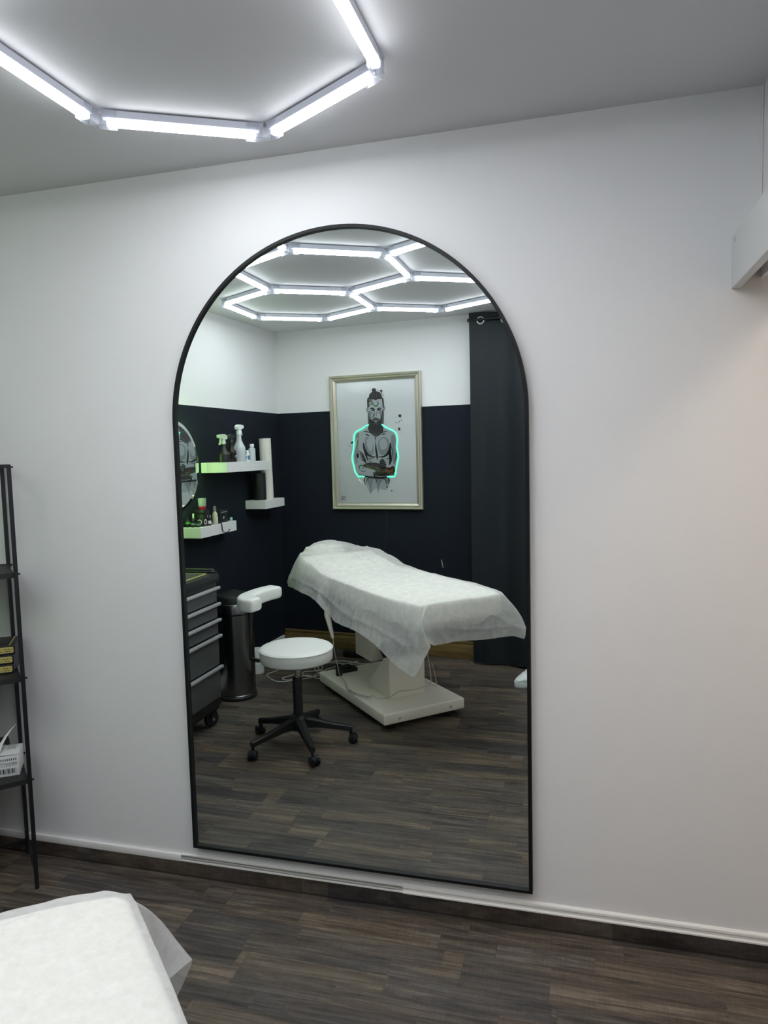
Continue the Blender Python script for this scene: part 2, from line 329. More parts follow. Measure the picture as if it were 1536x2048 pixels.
struct('baseboard_back', mb, m_gold, 'ochre varnished wooden skirting below the navy back wall', smooth=40)
M_ = Matrix.Translation(LW(TL/2+.02, .045, .008)) @ Matrix.Rotation(pi/2+.0622, 4, 'Z')
mb = MB(); mb.box(None, (TL-.06, .016, .09), M=M_, bev=.004); struct('baseboard_left', mb, m_trim, 'white skirting along the navy side wall')

# ------------------------------------------------------------------ big arched mirror
XL, MW, ZB, MH = -1.36, 1.2061, .1263, 2.1292; R = MW/2; cx, cz = XL+R, ZB+MH-R
def arch(ins, n=72):
    r = R-ins; p = [(cx-r, ZB+ins), (cx+r, ZB+ins)]
    for k in range(n+1): a = pi*k/n; p.append((cx+r*cos(a), cz+r*sin(a)))
    return p
am = thing('arched_mirror', 'tall arched wall mirror in a thin black frame', 'mirror', (cx, 0, ZB))
mb = MB(); A = arch(0); B = arch(.0115); C_ = arch(.0125)
mb.rings([[Vector((x, y, z)) for x, z in P] for P, y in ((A, -.001), (A, -.029), (arch(.001), -.030), (arch(.0105), -.030), (B, -.029), (B, -.0185))], cap=False)
mb.build('frame', m_frame, am)
mb = MB(); P = arch(.0112); mb.rings([[Vector((x, y, z)) for x, z in P] for y in (-.0195, -.0200)]); g = mb.build('mirror_glass', m_glassmir, am, flat=True)
mb = MB(); P = arch(.012); mb.rings([[Vector((x, y, z)) for x, z in P] for y in (-.0185, -.002)]); mb.build('backing_board', m_blackp, am, flat=True)

# ------------------------------------------------------------------ hexagon ceiling light
LQ, XA, YA, PHI = .4728, -1.2951, -.4535, -.0019; q3 = sqrt(3)/2
def lat(a, b):
    x, y = a*q3*LQ, b*LQ; return Vector((XA+x*cos(PHI)-y*sin(PHI), YA+x*sin(PHI)+y*cos(PHI), 0))
hexes = [[(0, 0), (1, .5), (2, 0), (2, -1), (1, -1.5), (0, -1)], [(0, -1), (1, -1.5), (1, -2.5), (0, -3), (-1, -2.5), (-1, -1.5)],
         [(0, -3), (-1, -2.5), (-2, -3), (-2, -4), (-1, -4.5), (0, -4)], [(1, -2.5), (0, -3), (0, -4), (1, -4.5), (2, -4), (2, -3)],
         [(1, -1.5), (2, -1), (3, -1.5), (3, -2.5), (2, -3), (1, -2.5)], [(2, -3), (3, -2.5), (4, -3), (4, -4), (3, -4.5), (2, -4)]]  # these last two hexagons are added out of view to brighten the right side
edges = set(); nodes = {}
for h in hexes:
    for i in range(6):
        a, b = h[i], h[(i+1) % 6]; edges.add(tuple(sorted((a, b))))
for a, b in edges:
    nodes.setdefault(a, []).append(b); nodes.setdefault(b, []).append(a)
hl = thing('hexagon_ceiling_light', 'white LED tubes joined into hexagons across the ceiling', 'ceiling light', lat(0, -2)+Vector((0, 0, H)))
for a, b in sorted(edges):
    A, B = lat(*a), lat(*b); d = (B-A).normalized(); A = A+d*.021; B = B-d*.021; c = (A+B)/2; ln = (B-A).length; ang = math.atan2(d.y, d.x)
    tb = MB().box((c.x, c.y, 2.4855), (ln, .022, .021), rz=ang, bev=.0012, seg=1).build('tube_housing', m_house, hl)
    mb = MB().box((c.x, c.y, 2.4660), (ln-.022, .024, .018), rz=ang, bev=.003, seg=1)
    mb.bm.normal_update()
    for f in mb.bm.faces: f.material_index = 0 if f.normal.z < -.8 else 1
    mb.build('tube_diffuser', [m_led, m_leds], tb)
for nd, nb in sorted(nodes.items()):
    c = lat(*nd); mb = MB(); mb.lathe([(.011, 2.455), (.012, 2.458), (.012, 2.496), (.008, 2.498)], (c.x, c.y, 0), 12)
    for b in nb:
        d = (lat(*b)-c).normalized(); ang = math.atan2(d.y, d.x); m1 = c+d*.034; n_ = Vector((-d.y, d.x, 0))
        mb.box((m1.x, m1.y, 2.4535), (.05, .031, .002), rz=ang)
        for sg in (-1, 1): mb.box((m1.x+n_.x*.0150*sg, m1.y+n_.y*.0150*sg, 2.474), (.05, .0018, .042), rz=ang)
    jn = mb.build('corner_connector', m_clear, hl)
    MB().lathe([(.0045, 2.486), (.0045, 2.490), (.002, 2.499)], (c.x, c.y-.013, 0), 10).build('screw', m_ink, jn)

# ------------------------------------------------------------------ treatment bed (local frame: s = towards the foot, t = across)
AX = Vector((.685, .7285, 0)).normalized(); AT = Vector((AX.y, -AX.x, 0)); B0 = Vector((-.8565, -1.67, 0))
def Q(s, t, z): return B0 + AX*s + AT*t + Vector((0, 0, z))
BED_RZ = math.atan2(AX.y, AX.x)
MQ = Matrix.Translation(B0) @ Matrix.Rotation(BED_RZ, 4, 'Z')        # local x = s, local y = -t
bed = thing('treatment_bed', 'white motorised treatment bed on a flat steel base under a thin sheet', 'treatment bed', B0, BED_RZ)
def bedbox(mb, s0, s1, t0, t1, z0, z1, bev=.004, tilt=0, piv=None):
    M = MQ @ Matrix.Translation(((s0+s1)/2, -(t0+t1)/2, (z0+z1)/2))
    if tilt: M = MQ @ Matrix.Translation((piv[0], 0, piv[1])) @ Matrix.Rotation(tilt, 4, 'Y') @ Matrix.Translation((-piv[0], 0, -piv[1])) @ Matrix.Translation(((s0+s1)/2, -(t0+t1)/2, (z0+z1)/2))
    mb.box(None, (s1-s0, t1-t0, z1-z0), M=M, bev=bev, seg=3); return mb
bp_ = bedbox(MB(), -.925, 0, -.266, .266, .035, .10, .010).build('base_plate', m_bed, bed)
for t_ in (-.17, .17):
    MB().lathe([(.011, 0), (.011, .003), (.006, .006)], M=Matrix.Translation(Q(0, t_, .068)) @ Matrix.Rotation(BED_RZ, 4, 'Z') @ Matrix.Rotation(pi/2, 4, 'Y'), n=14).build('screw', m_screw, bp_)
for s_ in (-.86, -.06):
    for t_ in (-.2, .2): MB().lathe([(.028, 0), (.028, .03), (.022, .036)], Q(s_, t_, 0), 16).build('foot', m_blackp, bed)
def side_prism(poly, t0, t1):       # poly in (s, z)
    mb = MB(); mb.rings([[Q(s, t, z) for s, z in poly] for t in (t0, t1)]); es = [e for e in mb.bm.edges]
    bmesh.ops.bevel(mb.bm, geom=es, offset=.004, segments=2, affect='EDGES', profile=.5); return mb
side_prism([(-.2, .1), (-.2, .333), (-.265, .333), (-.462, .15), (-.462, .1)], -.122, .118).build('lift_housing', m_bed, bed)
side_prism([(-.651, .60), (-.651, .268), (-.435, .266), (-.345, .41), (-.345, .60)], -.122, .118).build('motor_cover', m_bed, bed)
mb = MB(); mb.tube([Q(-.28, -.07, .30), Q(-.50, -.07, .50)], .032, 12); mb.tube([Q(-.28, .07, .30), Q(-.50, .07, .50)], .032, 12); mb.tube([Q(-.46, 0, .12), Q(-.25, 0, .62)], .026, 12)
mb.tube([Q(-.25, 0, .34), Q(-.10, 0, .64)], .03, 12); mb.build('lift_arm', m_blackp, bed)
bedbox(MB(), -.66, .28, -.22, .22, .615, .665, .006).build('seat_frame', m_bed, bed)
mb = MB(); out = [(-.70, -.294), (.10, -.310), (.20, -.304), (.29, -.290), (.35, -.276), (.390, -.262), (.401, -.240), (.401, .228), (.390, .247), (.34, .262), (.25, .275), (.05, .293), (-.70, .292)]
mb.rings([[Q(s*k1-(.0 if k1 == 1 else .0), t*k1, z) for s, t in out] for z, k1 in ((.672, .985), (.680, 1), (.760, 1), (.772, .992), (.778, .975))]); mb.build('seat_cushion', m_cream, bed)
bedbox(MB(), -1.21, -.71, -.285, .275, .672, .770, .022, tilt=.14, piv=(-.70, .71)).build('backrest_cushion', m_cream, bed)
bedbox(MB(), -1.15, -.75, -.2, .2, .64, .672, .006, tilt=.14, piv=(-.70, .71)).build('backrest_frame', m_bed, bed)
mb = MB(); M = MQ @ Matrix.Translation((-1.35, .02, .846)); 
mb.lathe([(.001, -.075), (.11, -.070), (.15, -.045), (.155, 0), (.14, .025), (.09, .036), (.001, .040)], M=M, n=28, sx=.78, sy=1.0); mb.build('headrest', m_cream, bed)
# hand control with its coiled lead
mb = MB(); mb.tube([Q(-.615, -.325, .60), Q(-.60, -.33, .55), Q(-.53, -.33, .43), Q(-.525, -.33, .42)], [.024, .026, .014, .008], 14, flat=.7); hc = mb.build('hand_control', m_bed, bed)
c1 = crv([Q(-.525, -.33, .42), Q(-.515, -.33, .36), Q(-.54, -.30, .25), Q(-.60, -.26, .16), Q(-.595, -.228, .115), Q(-.50, -.26, .112), Q(-.446, -.270, .110), Q(-.345, -.258, .110), Q(-.262, -.226, .110)], 24)
pts = []; tot = len(c1)
for i, p in enumerate(c1):
    k = .0045 if i > tot*.42 else .0
    pts.append(p + Vector((0, 0, 1))*(k*cos(i*1.9)+k) + AT*k*sin(i*1.9))
MB().tube(pts, .0032, 6).build('control_lead', m_cable, hc)
c2 = crv([Q(-.262, -.226, .112), Q(-.25, -.205, .125), Q(-.235, -.19, .112), Q(-.215, -.15, .110), Q(-.194, -.12, .118), Q(-.193, -.07, .140), Q(-.193, -.03, .139), Q(-.193, .05, .134), Q(-.192, .11, .140), Q(-.17, .14, .16), Q(-.155, .125, .27), Q(-.16, .10, .42)], 8)
MB().tube(c2, .0028, 6).build('control_lead', m_cable, hc)
MB().tube(crv([Q(-.17, .15, .29), Q(-.2, .19, .19), Q(-.235, .215, .112), Q(-.4, .23, .106)], 6), .0022, 6).build('wire', m_cable, bed)

# sheet: top surface plus a loft of stations (top point, mid point, hem point) right round the bed
def lerp_table(tb, x):
    if x <= tb[0][0]: return tb[0][1]
    for (a, va), (b, vb) in zip(tb, tb[1:]):
        if x <= b:
            k = (x-a)/(b-a); k = k*k*(3-2*k); return va+(vb-va)*k
    return tb[-1][1]
ZT = [(-1.5, .80), (-1.43, .875), (-1.36, .906), (-1.30, .90), (-1.2, .862), (-1.1, .853), (-.95, .830), (-.70, .784), (-.55, .780), (.36, .784), (.408, .774)]
HL = [(-1.5, .07), (-1.45, .12), (-1.35, .185), (-1.2, .265), (-1.1, .300), (.08, .315), (.20, .306), (.30, .290), (.36, .275), (.408, .255)]
HT = [(-1.5, .07), (-1.45, .12), (-1.35, .185), (-1.2, .265), (-1.1, .295), (.05, .300), (.30, .278), (.36, .265), (.408, .250)]
def top_pt(s, v):            # v in -1..1 across
    h = lerp_table(HL if v < 0 else HT, s); t = h*v; z = lerp_table(ZT, s)
    if s < -1.2: z -= (abs(v)**2.2)*lerp_table([(-1.5, .02), (-1.35, .075), (-1.2, .012)], s)
    z -= .010*max(0, abs(v)-.8)/.2
    return s, t, z
stations = [  # top (s, v), mid (s, t, z), hem (s, t, z)
 ((-1.20, -1), (-1.20, -.335, .75), (-1.20, -.362, .645)), ((-1.05, -1), (-1.04, -.345, .77), (-1.06, -.382, .652)), ((-.915, -1), (-.91, -.350, .74), (-.915, -.388, .655)),
 ((-.76, -1), (-.75, -.345, .72), (-.74, -.385, .648)), ((-.64, -1), (-.63, -.355, .72), (-.60, -.395, .645)), ((-.58, -1), (-.56, -.335, .70), (-.54, -.375, .60)), ((-.335, -1), (-.335, -.345, .69), (-.335, -.392, .569)),
 ((-.07, -1), (-.07, -.345, .68), (-.07, -.392, .571)), ((.12, -1), (.13, -.350, .67), (.156, -.390, .553)), ((.24, -1), (.27, -.352, .66), (.255, -.395, .532)),
 ((.32, -1), (.37, -.345, .64), (.39, -.392, .492)), ((.402, -1), (.440, -.320, .62), (.475, -.345, .455)), ((.404, -.93), (.445, -.305, .64), (.498, -.315, .52)), ((.404, -.84), (.455, -.282, .70), (.513, -.270, .603)),
 ((.404, -.76), (.418, -.262, .70), (.452, -.240, .600)), ((.405, -.66), (.415, -.23, .69), (.432, -.20, .578)), ((.405, -.3), (.414, -.11, .68), (.420, -.08, .573)),
 ((.405, 0), (.414, 0, .675), (.42, .02, .568)), ((.405, .5), (.414, .13, .67), (.420, .15, .561)), ((.405, .80), (.414, .22, .665), (.424, .25, .558)), ((.404, .90), (.418, .28, .66), (.420, .30, .553)),
 ((.402, 1), (.425, .362, .645), (.425, .366, .530)), ((.30, 1), (.35, .37, .65), (.33, .41, .56)), ((.1, 1), (.10, .35, .68), (.10, .40, .59)), ((-.3, 1), (-.3, .35, .68), (-.3, .40, .59)), ((-.7, 1), (-.7, .34, .70), (-.7, .39, .61)),
 ((-1.0, 1), (-1.0, .34, .74), (-1.0, .385, .63)), ((-1.2, 1), (-1.2, .325, .76), (-1.2, .35, .65)), ((-1.33, 1), (-1.38, .27, .74), (-1.40, .30, .64)), ((-1.45, 1), (-1.50, .17, .73), (-1.53, .2, .62)),
 ((-1.47, 0), (-1.53, 0, .75), (-1.56, 0, .62)), ((-1.45, -1), (-1.49, -.17, .74), (-1.51, -.22, .63)), ((-1.33, -1), (-1.36, -.26, .73), (-1.37, -.30, .64))]
def sheet():
    mb = MB(); bm = mb.bm; NS, NV = 230, 110
    s0, s1 = -1.465, .405
    rc_ = random.Random(3); cre = []
    for k in range(34):
        a0 = rc_.choice([0, 0, .12, -.15, .5, -.45, 1.3]) + rc_.uniform(-.12, .12); cre.append((rc_.uniform(-1.3, .35), rc_.uniform(-.28, .28), cos(a0), sin(a0), rc_.uniform(.08, .30), rc_.uniform(.003, .0065)))
    def crease(s, t):
        v = 0
        for cs, ct_, dx, dy, ln, hh in cre:
            a_ = (s-cs)*dx+(t-ct_)*dy; d_ = -(s-cs)*dy+(t-ct_)*dx + .02*sin(a_*9+cs*7)
            if abs(a_) < ln: v += hh*math.exp(-abs(d_)/.009)*(1-(a_/ln)**2)
        return v
    def wrk(s, t, z, k=1.0):
        n = noise.noise(Vector((s*3.2+t*2.5, t*7, 1.3)))*.006 + noise.noise(Vector((s*9, t*14+s*5, 4.1)))*.003 + noise.ridged_multi_fractal(Vector((s*1.6+t*3.1, t*3.4-s*1.2, 7.7)), 1, 2, 4, 1, 2)*.0022 + crease(s, t)
        return n*k
    grid = []
    for i in range(NS+1):
        s = s0+(s1-s0)*i/NS; row = []
        for j in range(NV+1):
            v = -1+2*j/NV; ss, t, z = top_pt(s, v); row.append(bm.verts.new(Q(ss, t, z+wrk(ss, t, z)+.008)))
        grid.append(row)
    for i in range(NS):
        for j in range(NV): bm.faces.new((grid[i][j], grid[i+1][j], grid[i+1][j+1], grid[i][j+1]))
    # boundary loop of the top grid, parameterised so that stations can be interpolated along it
    loop = [grid[i][0] for i in range(0, NS)] + [grid[NS][j] for j in range(0, NV)] + [grid[i][NV] for i in range(NS, 0, -1)] + [grid[0][j] for j in range(NV, 0, -1)]
    def key(s, v):   # arclength-like key round the rectangle
        if v <= -.999 and s < s1-1e-4: return (s-s0)
        if s >= s1-.006 and v < .999: return (s1-s0)+(v+1)*.3
        if v >= .999 and s > s0+.0: return (s1-s0)+.6+(s1-s)
        return 2*(s1-s0)+.6+(1-v)*.15
    TOT = 2*(s1-s0)+.9
    st = sorted([(key(*a) % TOT, Vector(m), Vector(h)) for a, m, h in stations], key=lambda x: x[0])
    K = [x[0] for x in st]; n = len(st)
    def interp(k, w):
        i = 0
        while i < n and K[i] <= k: i += 1
        i0 = (i-1) % n; i1 = i % n; k0, k1 = K[i0], K[i1]
        if k1 <= k0: k1 += TOT
        kk = k if k >= k0 else k+TOT
        f = (kk-k0)/(k1-k0) if k1 > k0 else 0
        a, b, c, d = st[(i0-1) % n][w], st[i0][w], st[i1][w], st[(i1+1) % n][w]
        f2 = f*f; f3 = f2*f
        cr = .5*((2*b)+(c-a)*f+(2*a-5*b+4*c-d)*f2+(3*b-3*c+d-a)*f3); ln = b.lerp(c, f)
        return ln.lerp(cr, .25)
    NR = 26; ks = []
    for i in range(0, NS): ks.append((s1-s0)*i/NS)
    for j in range(0, NV): ks.append((s1-s0)+.6*j/NV)
    for i in range(NS, 0, -1): ks.append((s1-s0)+.6+(s1-s0)*(NS-i)/NS)
    for j in range(NV, 0, -1): ks.append(2*(s1-s0)+.6+.3*(NV-j)/NV)
    rows = [loop]; MQi = MQ.inverted()
    for r in range(1, NR+1):
        u = r/NR; row = []
        for q, (v0, k) in enumerate(zip(loop, ks)):
            p0 = MQi @ v0.co; p0 = Vector((p0.x, -p0.y, p0.z)); m, h = interp(k, 1), interp(k, 2)
            c = m*2-(p0+h)/2; c = c.lerp(m, .35)
            p = p0*(1-u)**2 + c*2*u*(1-u) + h*u*u
            wv = noise.noise(Vector((k*7, u*1.4, 9)))*.010*u + noise.noise(Vector((k*22, u*2.5, 2)))*.004*u
            ctr = Vector((-.5, 0, p.z)); d = (p-ctr); d.x *= .3; d.z = 0
            if d.length > 0: p = p + d.normalized()*wv
            fold = .006*math.exp(-abs(u-.70-.05*sin(k*6))/.035)*(0 if .98 < k/ (s1-s0) < 1.12 else 1)      # the crease that runs parallel to the hem
            for kc in (.18, .47, .83, 1.02, 1.33, 2.04, 2.20, 2.33, 2.9, 3.4):
                fold += .0055*math.exp(-abs(k-kc-.01*sin(u*5+kc))/.010)*min(1, u*4)
            if d.length > 0: p = p + d.normalized()*fold
            p.z += noise.noise(Vector((k*5, 3, 1)))*.006*u
            row.append(bm.verts.new(Q(p.x, p.y, p.z)))
        rows.append(row)
    m = len(loop)
    for a, b in zip(rows, rows[1:]):
        for i in range(m):
            j = (i+1) % m; bm.faces.new((a[i], b[i], b[j], a[j]))
    return mb
sh = sheet().build('disposable_sheet', m_sheet, smooth=180, fixn=False)
tag(sh, 'thin see-through white disposable sheet draped over the treatment bed', 'sheet')
# foot switch on the base plate
fs = thing('foot_switch', 'small black foot switch standing on the back of the bed base', 'switch', Q(-.78, -.17, .1))
MB().lathe([(.020, .1), (.021, .104), (.021, .165), (.017, .172)], Q(-.78, -.185, 0), 18).build('body', m_blackp, fs)
mb = MB(); bedbox(mb, -.86, -.80, -.17, -.04, .1, .125, .004); bedbox(mb, -.85, -.81, -.13, -.08, .125, .145, .004); mb.build('pedal', m_blackp, fs)

# ------------------------------------------------------------------ round seat stool
SC = Vector((-1.451, -1.239, 0))
stl = thing('rolling_stool', 'round white padded stool on a black five-star base with castors', 'stool', SC)
RS = .191; mb = MB()
mb.lathe([(.04, .459), (RS-.010, .460), (RS-.003, .464), (RS, .470), (RS+.001, .518), (RS-.001, .523), (RS+.001, .526), (RS-.004, .531), (RS-.012, .5345), (RS-.05, .537), (RS-.11, .5385), (.001, .539)], SC, 64)
for v in mb.bm.verts:
    d = v.co-SC
    if v.co.z > .533: v.co.z += noise.noise(Vector((d.x*14, d.y*14, 1)))*.0012
seat = mb.build('seat', m_leather, stl, smooth=50)
mb = MB(); mb.tube([SC+Vector(((RS+.001)*cos(a), (RS+.001)*sin(a), .5235)) for a in [2*pi*k/64 for k in range(65)]], .0022, 6, cap=False); mb.build('piping', m_leather, seat)
mb = MB(); mb.box(SC+Vector((0, 0, .452)), (.16, .16, .012), rz=.4, bev=.003); mb.lathe([(.024, .415), (.024, .455)], SC, 20); mb.build('seat_plate', m_blackp, stl)
MB().lathe([(.0125, .33), (.0125, .44)], SC, 20).build('gas_lift', m_chrome, stl)
MB().lathe([(.024, .10), (.026, .12), (.0255, .36), (.023, .366), (.013, .367)], SC, 24).build('column_cover', m_blackp, stl)
mb = MB(); mb.lathe([(.03, .085), (.046, .09), (.048, .15), (.036, .165), (.028, .17)], SC, 28); mb.build('hub', m_blackp, stl)
for k in range(5):
    a = radians(54+72*k); d = Vector((cos(a), sin(a), 0)); n_ = Vector((-d.y, d.x, 0))
    secs = [(.03, .026, .098, .155), (.09, .022, .098, .140), (.18, .017, .085, .115), (.262, .013, .068, .098), (.283, .012, .066, .094)]
    mb = MB(); mb.rings([[SC+d*r+n_*w_+Vector((0, 0, z0)), SC+d*r+n_*w_+Vector((0, 0, z1-.006)), SC+d*r+n_*w_*.5+Vector((0, 0, z1)), SC+d*r-n_*w_*.5+Vector((0, 0, z1)), SC+d*r-n_*w_+Vector((0, 0, z1-.006)), SC+d*r-n_*w_+Vector((0, 0, z0))] for r, w_, z0, z1 in secs])
    leg = mb.build('leg', m_blackp, stl)
    cp = SC+d*.274; sw = a+random.uniform(-1.2, 1.2); cdir = Vector((cos(sw), sin(sw), 0)); cn = Vector((-cdir.y, cdir.x, 0)); cc = cp+cdir*.012+Vector((0, 0, .025))
    mb = MB(); mb.tube([cp+Vector((0, 0, .050)), cp+Vector((0, 0, .080))], .008, 10)
    for sg in (-1, 1): mb.lathe([(.001, -.009), (.020, -.009), (.025, -.006), (.025, .006), (.020, .009), (.001, .009)], M=Matrix.Translation(cc+cn*.0145*sg) @ Matrix.Rotation(math.atan2(cn.y, cn.x), 4, 'Z') @ Matrix.Rotation(pi/2, 4, 'Y'), n=22)
    mb.lathe([(.001, -.005), (.0235, -.005), (.0235, .005), (.001, .005)], M=Matrix.Translation(cc+Vector((0, 0, .0045))) @ Matrix.Rotation(math.atan2(cn.y, cn.x), 4, 'Z') @ Matrix.Rotation(pi/2, 4, 'Y'), n=18)
    mb.build('castor', m_blackp, leg)
# curved back pad on a bent arm
def pad(path, w_, z0, z1):
    mb = MB(); C = crv(path, 8); rings = []; n = len(C)
    for i, p in enumerate(C):
        t = (C[min(i+1, n-1)]-C[max(i-1, 0)]).normalized(); nn = Vector((-t.y, t.x, 0)); e = min(i, n-1-i)
        k = 1 if e > 2 else (.80, .93, .985)[e]; kz = 1 if e > 2 else (.80, .93, .985)[e]; zc = (z0+z1)/2; hz = (z1-z0)/2*kz; hw = w_/2*k; r = .016; ring = []
        for sx, sz, a0 in ((1, 1, 0), (-1, 1, 90), (-1, -1, 180), (1, -1, 270)):
            for q in range(4):
                a = radians(a0+q*30); ring.append(p+nn*(sx*(hw-r)+r*cos(a))+Vector((0, 0, zc-p.z+sz*(hz-r)+r*sin(a))))
        rings.append(ring)
    mb.rings(rings); return mb
Z0 = Vector((0, 0, .77))
bp2 = pad([Vector((-1.615, -1.135, .77)), Vector((-1.672, -1.150, .77)), Vector((-1.712, -1.215, .77)), Vector((-1.716, -1.32, .77)), Vector((-1.700, -1.42, .77)), Vector((-1.668, -1.505, .77))], .095, .735, .805).build('back_pad', m_leather, stl, smooth=50)
mb = MB(); mb.tube(crv([SC+Vector((-.05, .0, .446)), SC+Vector((-.19, .0, .444)), SC+Vector((-.255, -.005, .450)), SC+Vector((-.268, -.01, .47)), SC+Vector((-.268, -.02, .60)), SC+Vector((-.262, -.03, .738))], 6), .0095, 10); mb.build('back_arm', m_blackp, stl)

# ------------------------------------------------------------------ tool trolley
tr = thing('drawer_trolley', 'black wheeled tool trolley with grey drawers against the navy wall', 'trolley', (-2.21, -1.08, 0))
x0, x1, y0, y1 = -2.42, -2.0, -1.42, -.76
mb = MB(); mb.box(((x0+x1)/2, (y0+y1)/2, .475), (x1-x0, y1-y0, .71), bev=.006); mb.build('body', m_black, tr)
mb = MB(); mb.box(((x0+x1)/2+.005, (y0+y1)/2, .855), (x1-x0+.02, y1-y0+.02, .05), bev=.008); mb.box((x0+.02, (y0+y1)/2, .885), (.025, y1-y0, .02), bev=.004); mb.box(((x0+x1)/2, y0-.002, .882), (x1-x0, .022, .014), bev=.004)
mb.tube([(x0+.03, y0-.015, .872), (x0+.03, y0-.05, .885), (x1-.04, y0-.05, .885), (x1-.04, y0-.015, .872)], .011, 10); top = mb.build('tray', m_blackp, tr)
MB().box(((x0+x1)/2, (y0+y1)/2+.01, .882), (x1-x0-.07, y1-y0-.10, .004)).build('rubber_mat', m_mat, top)
mb = MB(); a0, a1, b0, b1 = x0+.033, x1-.033, y0+.055, y1-.035
for c, d in ((((a0+a1)/2, b0, .8835), (a1-a0, .006, .005)), (((a0+a1)/2, b1, .8835), (a1-a0, .006, .005)), ((a0, (b0+b1)/2, .8835), (.006, b1-b0, .005)), ((a1, (b0+b1)/2, .8835), (.006, b1-b0, .005))): mb.box(c, d)
mb.build('mat_edge', m_lime, top)
zs = [.805, .713, .622, .530, .352, .165]
for i in range(5):
    zt, zb = zs[i], zs[i+1]
    dr = MB().box((x1+.006, (y0+y1)/2, (zt-.012+zb+.012)/2), (.014, y1-y0-.05, zt-zb-.024), bev=.002).build('drawer', m_drawer, tr)
    MB().box((x1+.021, (y0+y1)/2, zt-.004), (.022, y1-y0-.02, .017), bev=.005).build('pull_bar', m_alu, dr)
mb = MB(); mb.box(((x0+x1)/2, (y0+y1)/2, .118), (x1-x0-.02, y1-y0-.02, .03)); mb.build('underframe', m_black, tr)
for ix, iy in ((0, 0), (0, 1), (1, 0), (1, 1)):
    wx = (x0+.05, x1-.045)[ix]; wy = (y0+.045, y1-.07)[iy]; mb = MB(); rz = .35 if iy == 0 else 0
    mb.box((wx, wy, .098), (.05, .05, .012), rz=rz); 
    for sg in (-1, 1): mb.box((wx+sg*.019*cos(rz), wy+sg*.019*sin(rz), .072), (.003, .034, .052), rz=rz)
    mb.lathe([(.001, -.014), (.040, -.014), (.046, -.009), (.047, 0), (.046, .009), (.040, .014), (.001, .014)], M=Matrix.Translation((wx, wy, .047)) @ Matrix.Rotation(rz, 4, 'Z') @ Matrix.Rotation(pi/2, 4, 'Y'), n=30)
    wh = mb.build('castor', m_blackp, tr)
    MB().lathe([(.001, -.0215), (.010, -.0215), (.010, .0215), (.001, .0215)], M=Matrix.Translation((wx, wy, .047)) @ Matrix.Rotation(rz, 4, 'Z') @ Matrix.Rotation(pi/2, 4, 'Y'), n=14).build('axle', m_chrome, wh)
tag(MB().tube(crv([(-2.36, -1.25, .882), (-2.37, -1.20, .915), (-2.39, -1.10, .94), (-2.40, -1.0, .91), (-2.36, -.92, .888)], 6), .0035, 8).build('trolley_cable', m_blackp), 'black cable looping over the back of the trolley tray', 'cable')

# ------------------------------------------------------------------ waste bin
bc = Vector((-2.14, -1.885, 0)); bn = thing('waste_bin', 'tall round dark steel bin between trolley and stool', 'bin', bc)
MB().lathe([(.108, .0), (.120, .004), (.121, .03), (.118, .034), (.118, .545), (.001, .545)], bc, 48).build('body', m_chromed, bn)
MB().lathe([(.117, .548), (.122, .552), (.122, .610), (.118, .616), (.10, .616)], bc, 48).build('rim', m_chromed, bn)
MB().lathe([(.112, .612), (.110, .655), (.104, .663), (.02, .69), (.001, .69)], bc, 48).build('lid', m_blackp, bn)
MB().lathe([(.118, 0), (.124, .002), (.124, .02), (.119, .024)], bc, 48).build('foot_ring', m_blackp, bn)

# ------------------------------------------------------------------ floating shelves on the side wall
def wall_x(y): t = (y-PC.y)/LC; return PC.x+LS*t
def shelf(label, ya, yb, xo, zt, th):
    mb = MB(); a, b = (wall_x(ya)+.002, ya), (wall_x(yb)+.002, yb)
    mb.prism([a, b, (xo, yb), (xo, ya)], zt-th, zt); bmesh.ops.bevel(mb.bm, geom=list(mb.bm.edges), offset=.0015, segments=1, affect='EDGES')
    return tag(mb.build('floating_shelf', m_shelf), label, 'shelf')
shelf('white floating shelf holding spray bottles, highest on the navy wall', -2.005, -2.645, -2.205, 1.500, .066)
shelf('small white floating shelf carrying the standing paper roll', -2.553, -2.885, -2.20, 1.214, .062)
shelf('white floating shelf crowded with small ink bottles, lowest of the three', -1.77, -2.245, -2.284, 1.100, .068)
hk = MB(); hk.tube([(-2.31, -2.03, 1.1025), (-2.281, -2.03, 1.1025), (-2.2795, -2.03, 1.098), (-2.2795, -2.035, 1.06), (-2.278, -2.045, 1.042), (-2.268, -2.06, 1.036), (-2.258, -2.075, 1.042), (-2.252, -2.085, 1.058)], .003, 8)
tag(hk.build('hook', m_black), 'black metal hook hanging over the front of the lowest floating shelf', 'hook')

# spray bottles and others (local builders, z=0 at the base)
def bmat(n, c, r=.35, **k):
    m = mat(n, c, r, **k); bump_noise(m, 40, .03); return m
m_pblack = bmat('black_bottle_plastic', (.014, .016, .017, 1), .3); m_pwhite = bmat('white_bottle_plastic', (.80, .83, .84, 1), .35)
m_pmint = bmat('pale_green_trigger_plastic', (.55, .66, .50, 1), .4); m_pclear = bmat('milky_bottle_plastic', (.52, .57, .58, 1), .25)
m_pbrown = bmat('dark_brown_bottle', (.012, .006, .005, 1), .2); m_lab = bmat('white_label', (.72, .74, .74, 1), .5); m_blue = bmat('blue_print', (.08, .16, .40, 1), .5)
m_leaf = bmat('leaf_print', (.12, .26, .25, 1), .5); m_red = bmat('red_liquid', (.26, .01, .035, 1), .2); m_cup = mat('clear_cup', (.45, .50, .50, 1), .1, alpha=.32, spec=.6); bump_noise(m_cup, 30, .02)
